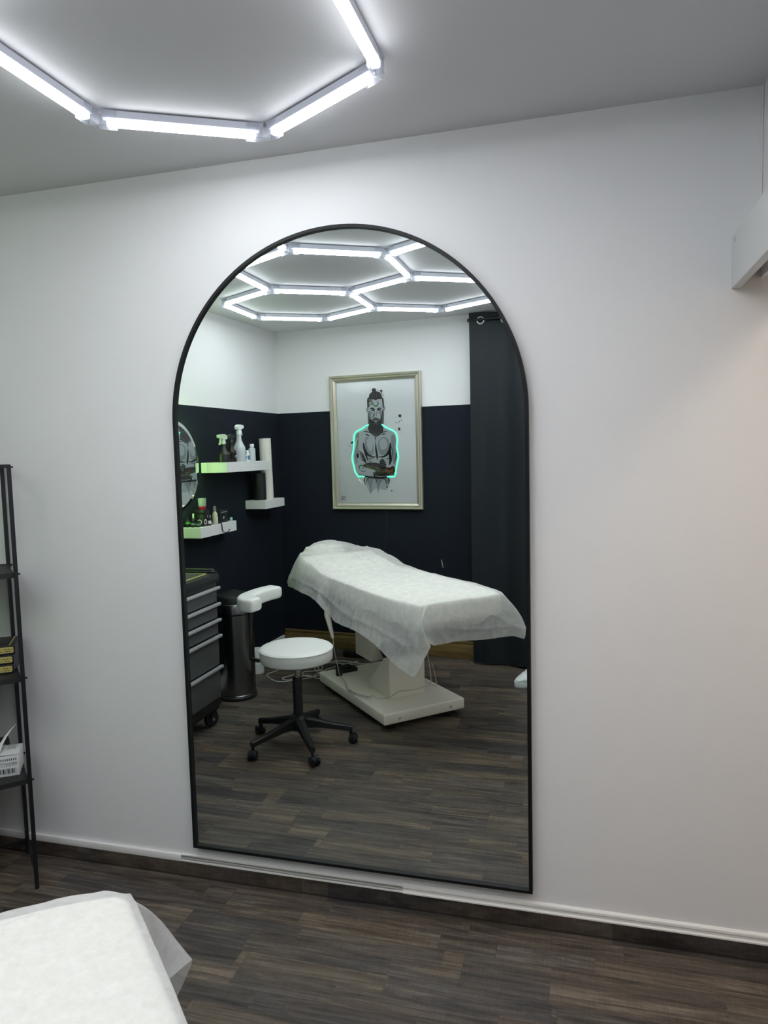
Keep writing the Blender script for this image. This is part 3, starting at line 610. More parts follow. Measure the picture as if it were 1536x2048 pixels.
m_oil = bmat('pale_yellow_liquid', (.55, .58, .40, 1), .2); m_teal = bmat('teal_plastic', (.35, .62, .62, 1), .4); m_roll = bmat('white_paper_roll', (.66, .66, .60, 1), .8); m_box = bmat('black_card_box', (.012, .012, .014, 1), .45)
m_grn = bmat('green_print', (.10, .35, .10, 1), .5)
def trigger(root, x, y, z, sc_, m, face):      # trigger head; face = angle the nozzle points to
    mb = MB(); M = Matrix.Translation((x, y, z)) @ Matrix.Rotation(face, 4, 'Z') @ Matrix.Scale(sc_, 4)
    mb.lathe([(.015, 0), (.0155, .018), (.012, .024), (.011, .034)], M=M, n=18)
    poly = [(-.030, .040), (-.026, .030), (-.008, .028), (.020, .032), (.046, .040), (.048, .052), (.040, .056), (0, .060), (-.018, .056), (-.030, .048)]
    P = [[M @ Vector((px, w_, pz)) for px, pz in poly] for w_ in (-.0115, .0115)]; mb.rings(P)
    h = mb.build('trigger_head', m, root)
    mb = MB(); mb.rings([[M @ Vector((px, w_, pz)) for px, pz in [(.016, .034), (.026, .034), (.036, .004), (.040, -.004), (.034, -.004), (.026, .012)]] for w_ in (-.005, .005)])
    mb.build('trigger', m, h)
X1 = -2.262; ZS = 1.5
def spray(label, y, h_body, r, bm_, tm, face, prof, x=X1, sc_=1):
    t = thing('spray_bottle', label, 'spray bottle', (x, y, ZS), group=None)
    MB().lathe([(a*r, ZS+b*h_body) for a, b in prof], (x, y, 0), 32).build('bottle', bm_, t)
    trigger(t, x, y, ZS+h_body, sc_, tm, face); return t
FA = pi/2            # nozzle towards the mirror wall
t = spray('black spray bottle with a pale green trigger, left end of the top shelf', -1.985-.06, .118, .042, m_pblack, m_pmint, FA+.15, [(.9, 0), (1, .02), (1, .34), (.97, .38), (1, .42), (.97, .46), (.6, .62), (.40, .82), (.34, 1)], x=X1+.01, sc_=1.08)
t2 = spray('dark brown bottle with a black trigger head and a round white logo', -2.165, .125, .034, m_pbrown, m_pblack, FA+pi, [(.95, 0), (1, .02), (1, .52), (.93, .60), (.55, .70), (.40, .80), (.36, 1)], x=-2.258, sc_=1.0)
mb = MB()
for rr in (.010, .0135): mb.tube([Vector((-2.258+.0345, -2.165, ZS+.030))+Vector((0, rr*cos(a), rr*sin(a)*.7+.004)) for a in [pi*k/10 for k in range(11)]], .0012, 5)
mb.box((-2.258+.0345, -2.165, ZS+.028), (.001, .012, .004)); mb.build('logo', m_lab, t2)
t3 = spray('tall milky white spray bottle in the middle of the top shelf', -2.268, .185, .041, m_pclear, m_pwhite, -FA, [(.95, 0), (1, .02), (1, .48), (.93, .55), (.62, .68), (.42, .80), (.38, 1)], x=-2.25, sc_=1.12)
mb = MB()
for k, (dy, dz, ln, an) in enumerate([(-.02, .055, .030, 2.2), (-.012, .035, .026, .8), (-.026, .030, .022, 1.9), (-.016, .070, .020, .6)]):
    p = Vector((-2.25+.0385, -2.268+dy, ZS+dz)); d = Vector((0, cos(an), sin(an))); n_ = Vector((0, -d.z, d.y)); mb.prism([(0, 0)]*0 or [(ln/2, 0), (0, .006), (-ln/2, 0), (0, -.006)], 0, .0006, M=Matrix(((0, 0, 1, p.x), (d.y, n_.y, 0, p.y), (d.z, n_.z, 0, p.z), (0, 0, 0, 1))))
mb.build('leaf_print', m_leaf, t3)
def bottle(name, label, cat, x, y, z, r, h, body, cap, capr=.45, caph=.16, shoulder=.8, sx=1, sy=1, neck=.4, group=None):
    t = thing(name, label, cat, (x, y, z), group=group); hb = h*(1-caph)
    MB().lathe([(r*.93, z), (r, z+.002), (r, z+hb*shoulder), (r*.93, z+hb*(shoulder+.06)), (r*neck, z+hb*.97), (r*neck, z+hb)], (x, y, 0), 24, M=Matrix.Translation((x, y, 0)), sx=sx, sy=sy).build('body', body, t)
    MB().lathe([(r*capr, z+hb-.001), (r*capr, z+h-.002), (r*capr*.85, z+h)], (x, y, 0), 20).build('cap', cap, t); return t
t = bottle('small_bottle', 'little white capped bottle with a blue label on the top shelf', 'bottle', -2.238, -2.36, ZS, .0175, .078, m_pwhite, m_pwhite, .62, .25, .72, neck=.6)
mb = MB(); mb.rings([[Vector((-2.238+.0180*cos(a), -2.36+.0180*sin(a), z)) for a in [(-1.0+2.0*k/12) for k in range(13)]] for z in (ZS+.012, ZS+.042)], close=False, cap=False); mb.build('label', m_blue, t)
t = bottle('flat_bottle', 'grey translucent flat bottle beside the paper roll', 'bottle', -2.262, -2.485, ZS, .034, .122, m_pclear, m_pwhite, .46, .17, .84, sx=.62, sy=1.0, neck=.4)
# paper roll and black cylinder standing on the lower right shelf
t = thing('paper_roll', 'tall white paper roll standing on the small floating shelf', 'paper roll', (-2.262, -2.725, 1.214))
MB().tube([(-2.262, -2.722, 1.2145), (-2.266, -2.715, 1.664)], .0435, 40).build('paper', m_roll, t)
MB().tube([(-2.266, -2.715, 1.6642), (-2.266, -2.715, 1.6652)], .019, 20).build('core', m_drawer, t)
tag(MB().lathe([(.046, 1.2145), (.047, 1.218), (.047, 1.41), (.044, 1.414), (.001, 1.414)], (-2.275, -2.615, 0), 32).build('canister', m_pblack), 'black canister standing beside the paper roll below the top shelf', 'canister')
# lowest shelf
ZC = 1.1
def bx(name, label, cat, c, d, m, rz=0, group=None): return tag(MB().box((c[0], c[1], c[2]+d[2]/2), d, rz=rz, bev=.0015).build(name, m), label, cat, group)
o = thing('ink_box', 'black box with a white ring print, nearest the corner of the lowest shelf', 'box', (-2.325, -1.86, ZC)); MB().box((-2.325, -1.86, ZC+.038), (.05, .05, .076), bev=.002).build('carton', m_box, o)
mb = MB(); ring = lambda r, n=28: [Vector((-2.2995, -1.858+r*cos(2*pi*k/n), ZC+.028+r*sin(2*pi*k/n))) for k in range(n)]
mb.rings([ring(.0165), ring(.011)], cap=False); mb.rings([[v+Vector((-.0015, 0, 0)) for v in ring(.0165)], ring(.0165)], cap=False)
M = Matrix.Translation((-2.340, -1.8345, ZC+.028)) ; n = 28
mb.rings([[Vector((-2.328+r*cos(2*pi*k/n), -1.8343, ZC+.028+r*sin(2*pi*k/n))) for k in range(n)] for r in (.0165, .011)], cap=False); mb.build('ring_print', m_lab, o, fixn=False)
o = bx('ink_box', 'black flat box lying on the ring-print box', 'box', (-2.335, -1.875, ZC+.0765), (.07, .07, .028), m_box)
o = thing('ink_cup', 'clear plastic cup with red liquid on top of the black boxes', 'cup', (-2.325, -1.87, ZC+.105))
MB().lathe([(.024, ZC+.127), (.0255, ZC+.176), (.0265, ZC+.177), (.0265, ZC+.1775), (.0235, ZC+.127)], (-2.325, -1.87, 0), 26, cap=False).build('cup', m_cup, o)
MB().lathe([(.021, ZC+.105), (.0235, ZC+.1065), (.0235, ZC+.1275), (.001, ZC+.128)], (-2.325, -1.87, 0), 26).build('liquid', m_red, o)
o = bottle('ink_bottle', 'small black ink bottle with a grey label between box and oil bottle', 'bottle', -2.300, -1.905, ZC, .013, .072, m_pblack, m_pblack, .5, .2)
mb = MB(); mb.rings([[Vector((-2.300+.0134*cos(a), -1.905+.0134*sin(a), z)) for a in [(-.9+2.6*k/12) for k in range(13)]] for z in (ZC+.012, ZC+.032)], close=False, cap=False); mb.build('label', m_lab, o)
o = bottle('ink_bottle', 'black ink bottle with a white label right beside the oil bottle', 'bottle', -2.335, -1.955, ZC, .0155, .088, m_pblack, m_pblack, .6, .2)
mb = MB(); mb.rings([[Vector((-2.335+.0160*cos(a), -1.955+.0160*sin(a), z)) for a in [(-.9+2.6*k/12) for k in range(13)]] for z in (ZC+.045, ZC+.062)], close=False, cap=False); mb.build('label', m_lab, o)
o = bottle('oil_bottle', 'pale yellow clear bottle with a rounded cap behind the hook', 'bottle', -2.302, -1.985, ZC, .0175, .118, m_oil, m_cup, .55, .28, .74, neck=.5)
mb = MB(); mb.rings([[Vector((-2.302+.0180*cos(a), -1.985+.0180*sin(a), z)) for a in [(-1.2+1.6*k/12) for k in range(13)]] for z in (ZC+.008, ZC+.048)], close=False, cap=False); mb.build('label', m_lab, o)
o = thing('dark_carton', 'dark carton with a teal triangle at the far end of the lowest shelf', 'box', (-2.335, -2.115, ZC)); MB().box((-2.335, -2.115, ZC+.042), (.06, .10, .084), bev=.002, rz=.06).build('carton', m_box, o)
mb = MB(); mb.face([(-2.3035, -2.09, ZC+.040), (-2.3035, -2.115, ZC+.040), (-2.3035, -2.10, ZC+.022)]); mb.face([(-2.3035, -2.07, ZC+.072), (-2.3035, -2.15, ZC+.070), (-2.3035, -2.15, ZC+.067), (-2.3035, -2.07, ZC+.069)])
for f in mb.bm.faces: pass
mb.bm.transform(Matrix.Translation((.0025, 0, 0))); mb.build('print', m_teal, o, fixn=False)
tag(MB().lathe([(.009, ZC), (.0095, ZC+.002), (.0095, ZC+.022), (.008, ZC+.024), (.001, ZC+.024)], (-2.302, -2.205, 0), 18).build('pigment_pot', m_teal), 'tiny pale teal pot at the far end of the lowest shelf', 'pot')
o = bottle('ink_bottle', 'black ink bottle with a pale pointed cap near the round mirror', 'bottle', -2.372, -1.835, ZC, .0145, .082, m_pblack, m_pmint, .4, .34)
for k, (x, y, h, lb) in enumerate([(-2.388, -1.795, .060, 'dark ink bottle with a green printed band at the shelf end'), (-2.352, -1.795, .045, 'squat dark jar in front of the green banded ink bottle'), (-2.318, -1.80, .040, 'squat dark jar at the open corner of the lowest shelf')]):
    o = bottle('ink_bottle' if k == 0 else 'ink_jar', lb, 'bottle' if k == 0 else 'jar', x, y, ZC, .0155, h, m_pblack, m_pblack, .7 if k else .5, .2)
    mb = MB(); mb.rings([[Vector((x+.0160*cos(a), y+.0160*sin(a), z)) for a in [(-.3+2.8*j/12) for j in range(13)]] for z in (ZC+h*.35, ZC+h*.55)], close=False, cap=False); mb.build('label', m_grn if k == 0 else m_leaf, o)

# ------------------------------------------------------------------ round backlit mirror on the side wall
RN = Vector((cos(.0622-.0482), sin(.0622-.0482), .0029)).normalized()      # it hangs a little turned on its bracket
_c0 = LW(1.43, 1.48, .0924); rc = Vector((0, -1.577, 1.484)); rc.x = _c0.x - ((rc.y-_c0.y)*RN.y + (rc.z-_c0.z)*RN.z)/RN.x; RR = .277
rm = thing('round_mirror', 'round backlit mirror on the navy wall above the ink shelf', 'mirror', rc)
_y = Vector((-RN.y, RN.x, 0)).normalized(); _z = RN.cross(_y)
MR = Matrix(((RN.x, _y.x, _z.x, rc.x), (RN.y, _y.y, _z.y, rc.y), (RN.z, _y.z, _z.z, rc.z), (0, 0, 0, 1)))    # local x = out of the wall
def disc(mb, prof, n=72): mb.rings([[MR @ Vector((d, r*cos(2*pi*k/n), r*sin(2*pi*k/n))) for k in range(n)] for r, d in prof])
mb = MB(); disc(mb, [(RR, -.004), (RR, -.0022), (RR-.022, 0), (RR-.0225, 0)]); mb.build('mirror_glass', m_glassmir, rm, smooth=1)
mb = MB(); disc(mb, [(RR-.045, -.03), (RR-.045, -.0045)]); mb.build('back_box', m_drawer, rm)
mb = MB(); disc(mb, [(.05, -.080), (.05, -.030)], 24); mb.build('bracket', m_black, rm)
mb = MB()
for k in range(110):
    a = 2*pi*k/110; p = MR @ Vector((-.023, (RR-.017)*cos(a), (RR-.017)*sin(a))); mb.box(p, (.006, .006, .006))
mb.build('led_strip', m_bead, rm)

# ------------------------------------------------------------------ framed neon poster
PT0, PT1, PZ0, PZ1 = .468, 1.203, 1.108, 2.128
MP = Matrix(((BC, 0, NB.x, BW(PT0, 0).x), (BS, 0, NB.y, BW(PT0, 0).y), (0, 1, 0, PZ0), (0, 0, 0, 1)))    # x along, y up, z out of the wall
PW, PH = PT1-PT0, PZ1-PZ0
# the picture was digitised in a skewed view: homography from that view to the frame rectangle
def solve_h(src, dst):
    A = []; b = []
    for (x, y), (X, Y) in zip(src, dst):
        A.append([x, y, 1, 0, 0, 0, -X*x, -X*y]); b.append(X); A.append([0, 0, 0, x, y, 1, -Y*x, -Y*y]); b.append(Y)
    n = 8
    for i in range(n):
        p = max(range(i, n), key=lambda r: abs(A[r][i])); A[i], A[p] = A[p], A[i]; b[i], b[p] = b[p], b[i]
        for r in range(n):
            if r != i:
                k = A[r][i]/A[i][i]; A[r] = [x-k*y for x, y in zip(A[r], A[i])]; b[r] -= k*b[i]
    return [b[i]/A[i][i] for i in range(n)]
HH = solve_h([(108, 155), (1325, 68), (1350, 1918), (178, 1905)], [(0, PH), (PW, PH), (PW, 0), (0, 0)])
def pp(x, y):
    d = HH[6]*x+HH[7]*y+1; return ((HH[0]*x+HH[1]*y+HH[2])/d, (HH[3]*x+HH[4]*y+HH[5])/d)
po = thing('framed_poster', 'champagne framed poster of a bearded tattooed man with green neon outline', 'picture', MP @ Vector((PW/2, 0, 0)))
FWd = .050
mb = MB(); fp = [(0, 0), (0, .030), (.006, .036), (.014, .034), (.022, .022), (.030, .026), (.044, .020), (FWd, .012), (FWd, .004)]
mb.rings([[MP @ Vector((x, y, d)) for x, y in ((i, i), (PW-i, i), (PW-i, PH-i), (i, PH-i))] for i, d in fp], cap=False); mb.build('frame', m_silver, po, smooth=20)
mb = MB(); mb.prism([(FWd*.6, FWd*.6), (PW-FWd*.6, FWd*.6), (PW-FWd*.6, PH-FWd*.6), (FWd*.6, PH-FWd*.6)], .002, .006, M=MP); pr = mb.build('print', m_paper, po, flat=True)
inks = {}
def ink(c):
    k = tuple(c)
    if k not in inks: m = mat('ink_%s' % ('grey' if max(c)-min(c) < 12 else 'colour'), srgb(*c), .6); bump_noise(m, 30, .02); inks[k] = m
    return inks[k]
art = MB(); amats = []; lay = [0]
def shp(c, pts, closed=True):
    m = ink(c)
    if m not in amats: amats.append(m)
    art.mi = amats.index(m); lay[0] += 1; z = .0062+lay[0]*.00003
    P = [pp(*p) for p in pts]; f = art.bm.faces.new([art.bm.verts.new(MP @ Vector((x, y, z))) for x, y in P]); f.material_index = art.mi
def ell(c, x, y, rx, ry, rot=0, n=20): shp(c, [(x+rx*cos(a)*cos(rot)-ry*sin(a)*sin(rot), y+rx*cos(a)*sin(rot)+ry*sin(a)*cos(rot)) for a in [2*pi*k/n for k in range(n)]])
def sm(pts, n=5):
    P = [Vector((*p, 0)) for p in pts]; m = len(P); out = []
    for i in range(m):
        a, b, c, d = P[(i-1) % m], P[i], P[(i+1) % m], P[(i+2) % m]
        for k in range(n):
            t = k/n; v = .5*((2*b)+(c-a)*t+(2*a-5*b+4*c-d)*t*t+(3*b-3*c+d-a)*t**3); out.append((v.x, v.y))
    return out
def blob(c, pts): shp(c, sm(pts))
def stroke(c, pts, w0, w1=None):
    w1 = w0 if w1 is None else w1; C = crv([(x, y, 0) for x, y in pts], 5); n = len(C); Lf = []; Rt = []
    for i, p in enumerate(C):
        t = (C[min(i+1, n-1)]-C[max(i-1, 0)]).normalized(); nn = Vector((-t.y, t.x, 0)); k = i/(n-1); ww = (w0+(w1-w0)*k)*(sin(pi*min(max(k, .06), .94))**.5)/2*1.3
        Lf.append((p.x+nn.x*ww, p.y+nn.y*ww)); Rt.append((p.x-nn.x*ww, p.y-nn.y*ww))
    shp(c, Lf+Rt[::-1])
K, G1, G2, G3, GL = (12, 13, 16), (60, 58, 62), (104, 102, 106), (166, 174, 180), (208, 215, 220)
GR, OR, TE = (52, 110, 58), (168, 96, 40), (60, 130, 120)
blob(GL, [(560, 880), (640, 830), (720, 850), (800, 830), (900, 870), (985, 930), (1000, 1060), (1010, 1200), (1000, 1340), (980, 1460), (880, 1500), (890, 1600), (850, 1660), (720, 1640), (650, 1700), (600, 1600), (570, 1500), (490, 1470), (440, 1350), (430, 1200), (445, 1000), (480, 910)])
blob(G3, [(600, 1500), (640, 1620), (655, 1720), (670, 1600), (700, 1520), (730, 1560), (750, 1700), (770, 1600), (830, 1520), (860, 1600), (890, 1500), (740, 1470)])
blob(G3, [(590, 960), (650, 990), (690, 1080), (690, 1180), (640, 1210), (590, 1150), (572, 1050)]); blob(GL, [(620, 980), (670, 1000), (680, 1090), (650, 1150), (610, 1090), (600, 1020)])
blob(G3, [(760, 1000), (830, 960), (890, 1010), (890, 1130), (830, 1200), (770, 1180), (745, 1100)]); blob(GL, [(780, 1000), (840, 985), (870, 1040), (860, 1110), (800, 1130), (770, 1070)])
blob(G3, [(460, 930), (500, 920), (490, 1100), (500, 1200), (460, 1330), (445, 1200), (455, 1050)]); blob(G3, [(930, 930), (975, 960), (985, 1100), (990, 1250), (960, 1330), (930, 1200), (920, 1050)])
stroke(K, [(555, 1040), (570, 1120), (610, 1190), (680, 1225), (730, 1220)], 34, 12); stroke(K, [(745, 1222), (810, 1225), (870, 1190), (905, 1120), (912, 1040)], 12, 30)
stroke(K, [(716, 1030), (722, 1120), (735, 1200), (740, 1260)], 14, 26); stroke(K, [(912, 1080), (905, 1170), (915, 1260), (900, 1330)], 26, 30); stroke(K, [(560, 1080), (590, 1200), (620, 1290)], 24, 16)
stroke(K, [(560, 885), (600, 890), (650, 905), (690, 945)], 12, 5); stroke(K, [(870, 885), (820, 895), (770, 915), (740, 950)], 12, 5); stroke(K, [(585, 925), (620, 940), (640, 945)], 16, 6); stroke(K, [(850, 915), (810, 925), (790, 930)], 14, 6)
stroke(K, [(625, 820), (640, 880), (690, 950)], 22, 6); stroke(K, [(812, 820), (800, 890), (745, 955)], 22, 6); stroke(G2, [(712, 940), (714, 980), (716, 1020)], 16, 6)
stroke(G1, [(640, 1240), (645, 1280), (650, 1300)], 8); stroke(G1, [(600, 1230), (640, 1245), (700, 1250)], 7); stroke(G1, [(500, 930), (480, 1010), (470, 1100)], 10, 5); stroke(G1, [(1000, 1150), (985, 1240), (960, 1300)], 12, 5); stroke(G1, [(925, 1080), (945, 1180), (940, 1260)], 9, 4)
stroke(K, [(575, 1490), (570, 1540), (585, 1590)], 14, 6); stroke(K, [(890, 1500), (895, 1550), (880, 1600)], 16, 6); stroke(G1, [(720, 1500), (726, 1540), (722, 1570)], 12, 6); stroke(G1, [(640, 1500), (600, 1530), (590, 1600)], 10, 4); stroke(G1, [(800, 1500), (850, 1530), (860, 1590)], 10, 4)
# crossed arms: far hand, tattooed forearms
blob(GL, [(480, 1180), (520, 1140), (560, 1170), (600, 1250), (620, 1310), (560, 1320), (500, 1290), (470, 1240)])
for k in range(5): stroke(K, [(500+k*7, 1150+k*28), (545+k*6, 1185+k*24), (590+k*3, 1265+k*14)], 15, 6)
blob(K, [(470, 1190), (490, 1175), (500, 1215), (485, 1245), (468, 1225)])
blob(GL, [(490, 1370), (540, 1330), (640, 1310), (760, 1330), (860, 1370), (960, 1370), (970, 1440), (900, 1480), (760, 1490), (600, 1470), (510, 1450)])
blob(G1, [(560, 1325), (640, 1300), (760, 1310), (850, 1360), (960, 1370), (970, 1430), (900, 1470), (780, 1480), (690, 1460), (720, 1410), (650, 1380), (580, 1360)])
for k in range(16):
    x = 575+k*24; y = 1325+k*7+(8 if k % 2 else -6); cc = (GR, OR, TE, GR, (150, 60, 40))[k % 5]
    stroke(cc, [(x, y), (x+26, y+18+10*sin(k)), (x+54, y+14+26*(k % 2))], 18, 9)
for k in range(8):
    x = 680+k*32; y = 1445-(k % 3)*14; stroke((GR, OR, TE)[k % 3], [(x, y), (x+20, y-20), (x+44, y-10)], 14, 8)
stroke(GR, [(510, 1390), (500, 1350), (535, 1335), (565, 1360), (545, 1390)], 14, 8); stroke(TE, [(520, 1400), (560, 1420), (600, 1390)], 10, 6); stroke(OR, [(850, 1380), (900, 1410), (940, 1400), (960, 1370)], 16, 10); stroke((90, 50, 36), [(930, 1440), (965, 1400), (950, 1355), (920, 1370), (925, 1400)], 18, 10)
stroke(K, [(500, 1455), (600, 1485), (760, 1500), (900, 1490)], 12, 26); stroke(K, [(860, 1260), (900, 1245), (925, 1300)], 8, 14); stroke(K, [(690, 1460), (720, 1490), (800, 1500)], 14, 22)
blob(K, [(770, 1280), (820, 1255), (860, 1340), (820, 1375), (790, 1340)])
for i in range(4):
    for j in range(4): ell(GL, 785+i*15+j*7, 1278+j*24-i*4, 4.5, 6, n=8)
# head
blob(GL, [(612, 470), (640, 440), (720, 430), (790, 440), (822, 480), (828, 580), (818, 700), (780, 770), (720, 790), (660, 770), (622, 700), (606, 580)])
ell(G3, 606, 596, 13, 34); ell(G3, 832, 575, 12, 32)
blob(G1, [(608, 450), (636, 430), (632, 500), (622, 570), (610, 560), (604, 500)]); blob(G1, [(798, 432), (820, 450), (828, 520), (822, 575), (812, 560), (806, 490)])
blob(G1, [(628, 440), (634, 395), (660, 365), (700, 350), (745, 352), (782, 372), (800, 420), (792, 452), (750, 455), (720, 470), (690, 458), (650, 462)]); ell(G1, 695, 334, 29, 29)
for k in range(9): stroke(G2 if k % 2 else K, [(650+k*17, 450), (662+k*14, 400), (688+k*5, 362)], 5, 3)
stroke(K, [(668, 360), (695, 366), (730, 352)], 9); stroke(G2, [(680, 320), (697, 312), (712, 330)], 5)
blob(G3, [(770, 610), (812, 600), (810, 700), (780, 700)]); blob(G3, [(622, 610), (660, 640), (650, 700), (626, 690)])
blob(G2, [(616, 610), (634, 680), (660, 722), (700, 716), (722, 704), (748, 716), (784, 712), (806, 660), (826, 590), (824, 760), (806, 860), (770, 925), (722, 958), (680, 925), (640, 860), (620, 780)])
for k in range(13): stroke(K if k % 3 == 0 else G1, [(640+k*13, 775+8*(k % 2)), (648+k*12, 830), (676+k*7, 905+18*sin(k*.26))], 7, 3)
stroke(K, [(640, 700), (650, 750), (690, 770), (722, 745)], 16, 10); stroke(K, [(722, 745), (756, 768), (790, 745), (800, 690)], 10, 14); ell(GL, 721, 757, 15, 8); stroke(K, [(680, 722), (720, 708), (764, 720)], 8)
stroke(K, [(644, 585), (675, 578), (708, 600)], 14, 16); stroke(K, [(735, 600), (765, 578), (798, 580)], 16, 12); ell(K, 682, 604, 24, 9); ell(K, 762, 600, 24, 9)
stroke(G1, [(703, 610), (704, 660), (697, 692), (715, 702)], 9, 5); stroke(G1, [(737, 610), (732, 660), (738, 690)], 5, 4); stroke(G1, [(745, 630), (770, 640), (785, 622)], 5)
stroke(K, [(812, 600), (806, 660), (784, 700)], 9, 5)
stroke(GR, [(632, 560), (628, 500), (650, 475), (672, 500), (650, 530)], 16, 8); stroke(OR, [(640, 470), (660, 490), (680, 470)], 12, 6); stroke(GR, [(680, 505), (700, 540), (730, 548), (752, 520), (745, 490), (722, 492)], 15, 7); stroke(GR, [(640, 540), (665, 520), (690, 525)], 10, 6)
stroke(TE, [(632, 640), (650, 690), (680, 700), (690, 670), (670, 650), (655, 665)], 10, 5); stroke(TE, [(640, 620), (660, 632), (676, 630)], 8, 4)
for x, y, rx, ry in [(793, 342, 18, 14), (815, 402, 5, 6), (1040, 677, 19, 18), (990, 693, 4, 4), (1062, 740, 7, 6), (985, 768, 5, 6), (1032, 757, 5, 7), (1014, 770, 3, 10), (1030, 855, 13, 20), (975, 878, 10, 4), (375, 1080, 5, 5), (412, 1134, 5, 3), (335, 1130, 3, 3), (870, 1619, 9, 11), (932, 1670, 8, 9), (480, 1200, 10, 16)]: ell(K, x, y, rx, ry)
blob(K, [(388, 1045), (405, 1025), (425, 1022), (428, 1040), (408, 1048)]); stroke(K, [(795, 350), (799, 372), (802, 385)], 6, 3); stroke(K, [(1047, 690), (1050, 712)], 6, 3)
for q in ([(272, 1752), (300, 1746), (312, 1750)], [(266, 1782), (290, 1776), (318, 1778)], [(312, 1735), (326, 1750), (318, 1790)], [(280, 1762), (305, 1760)]): stroke(G1, q, 6, 4)
art.build('portrait', amats, pr, flat=True, fixn=False)
mb = MB(); mb.face([MP @ Vector((x, y, .0104)) for x, y in ((FWd*.8, PH-FWd*.8), (PW-FWd*.8, PH-FWd*.8), (PW-FWd*.8, FWd*.8), (FWd*.8, FWd*.8))]); mb.build('pane', m_pane, po, flat=True, fixn=False)
NLp = [(630, 797), (590, 818), (540, 855), (480, 885), (447, 920), (434, 980), (438, 1050), (433, 1130), (419, 1200), (421, 1280), (440, 1350), (455, 1420), (488, 1472), (500, 1484), (540, 1480), (578, 1487)]
NRp = [(805, 793), (850, 830), (920, 865), (972, 890), (1000, 940), (1010, 1020), (1000, 1090), (1012, 1160), (1021, 1230), (1010, 1290), (995, 1370), (985, 1440), (972, 1480), (950, 1488), (878, 1487)]
for P_ in (NLp, NRp): MB().tube(crv([MP @ Vector((*pp(*q), .017)) for q in P_], 5), .0052, 10).build('neon_tube', m_neon, po)
c = [BW(.905, 1.105, .006), BW(.905, 1.03, .005), BW(.902, .95, .006), BW(.893, .85, .005), BW(.895, .72, .006), BW(.90, .4, .02)]
tag(MB().tube(crv(c, 6), .0018, 6).build('poster_cable', m_chromed), 'thin cable hanging from the poster down the navy wall', 'cable')
struct('trim_5', MB().tube(crv([BW(1.330, .735, .001), BW(1.336, .70, .001), BW(1.342, .675, .001)], 4), .0028, 6), m_trimg, 'pale scratch in the navy paint beside the bed')

# ------------------------------------------------------------------ curtain and rod
def curtain():
    mb = MB(); A = BW(1.592, 0, .10); n = 150; ztop = 2.487; rows = []
    Lc = .98
    for j in range(22):
        v = j/21; z = ztop*(1-v)+.012*v; row = []
        for i in range(n+1):
            u = i/n; t = u*Lc; k = min(1, v*6+.25)
            off = .030*sin(u*19+.6)*min(1, u*3+.15) + noise.noise(Vector((u*5, z*1.5, 3)))*.012
            off += .030*max(0, 1-u/.07)
            if v > .5: off += .05*(v-.5)*sin(pi*min(1, u*2.2))
            off += noise.noise(Vector((u*40, z*9, 1)))*.003*math.exp(-u*12)
            tt = t - .006*sin(z*2.2) + (.012*(v) if u == 0 else 0)
            p = A+Vector((BC, BS, 0))*tt+NB*off; row.append(Vector((p.x, p.y, z+.004*sin(u*19))))
        rows.append(row)
    mb.rings(rows, close=False, cap=False)
    g = bmesh.ops.solidify(mb.bm, geom=list(mb.bm.faces), thickness=.0016); return mb
ct = thing('curtain', 'long black blackout curtain hanging beside the poster', 'curtain', BW(2.05, 0, .10))
curtain().build('fabric', m_curt, ct, smooth=60)
for k in range(6):
    u = .085+k*.165; p = BW(1.592+u*.98, 2.432, .10+.030*sin(u*19+.6)*min(1, u*3+.15)+.003); mb = MB()
    Mg = Matrix.Translation(p) @ Matrix(((BC, 0, NB.x, 0), (BS, 0, NB.y, 0), (0, 1, 0, 0), (0, 0, 0, 1)))
    mb.tube([Mg @ Vector((.0235*cos(a), .0235*sin(a), 0)) for a in [2*pi*q/24 for q in range(25)]], .0042, 8, cap=False); mb.build('grommet', m_ring, ct)
rd = thing('curtain_rod', 'thin black curtain rod with a stepped end knob', 'curtain rod', BW(2.05, 2.436, .10))
MB().tube([BW(1.612, 2.438, .116), BW(2.60, 2.438, .116)], .0085, 14).build('rod', m_black, rd)
MB().lathe([(.010, 0), (.010, .008), (.007, .010), (.007, .018), (.012, .020), (.013, .030), (.008, .034), (.001, .035)], M=Matrix.Translation(BW(1.617, 2.438, .116)) @ Matrix.Rotation(.0955+pi, 4, 'Z') @ Matrix.Rotation(pi/2, 4, 'Y'), n=16).build('finial', m_black, rd)
for t_ in (1.632, 2.5): MB().tube([BW(t_, 2.438, .116), BW(t_, 2.438, .002)], .006, 10).build('bracket', m_black, rd)

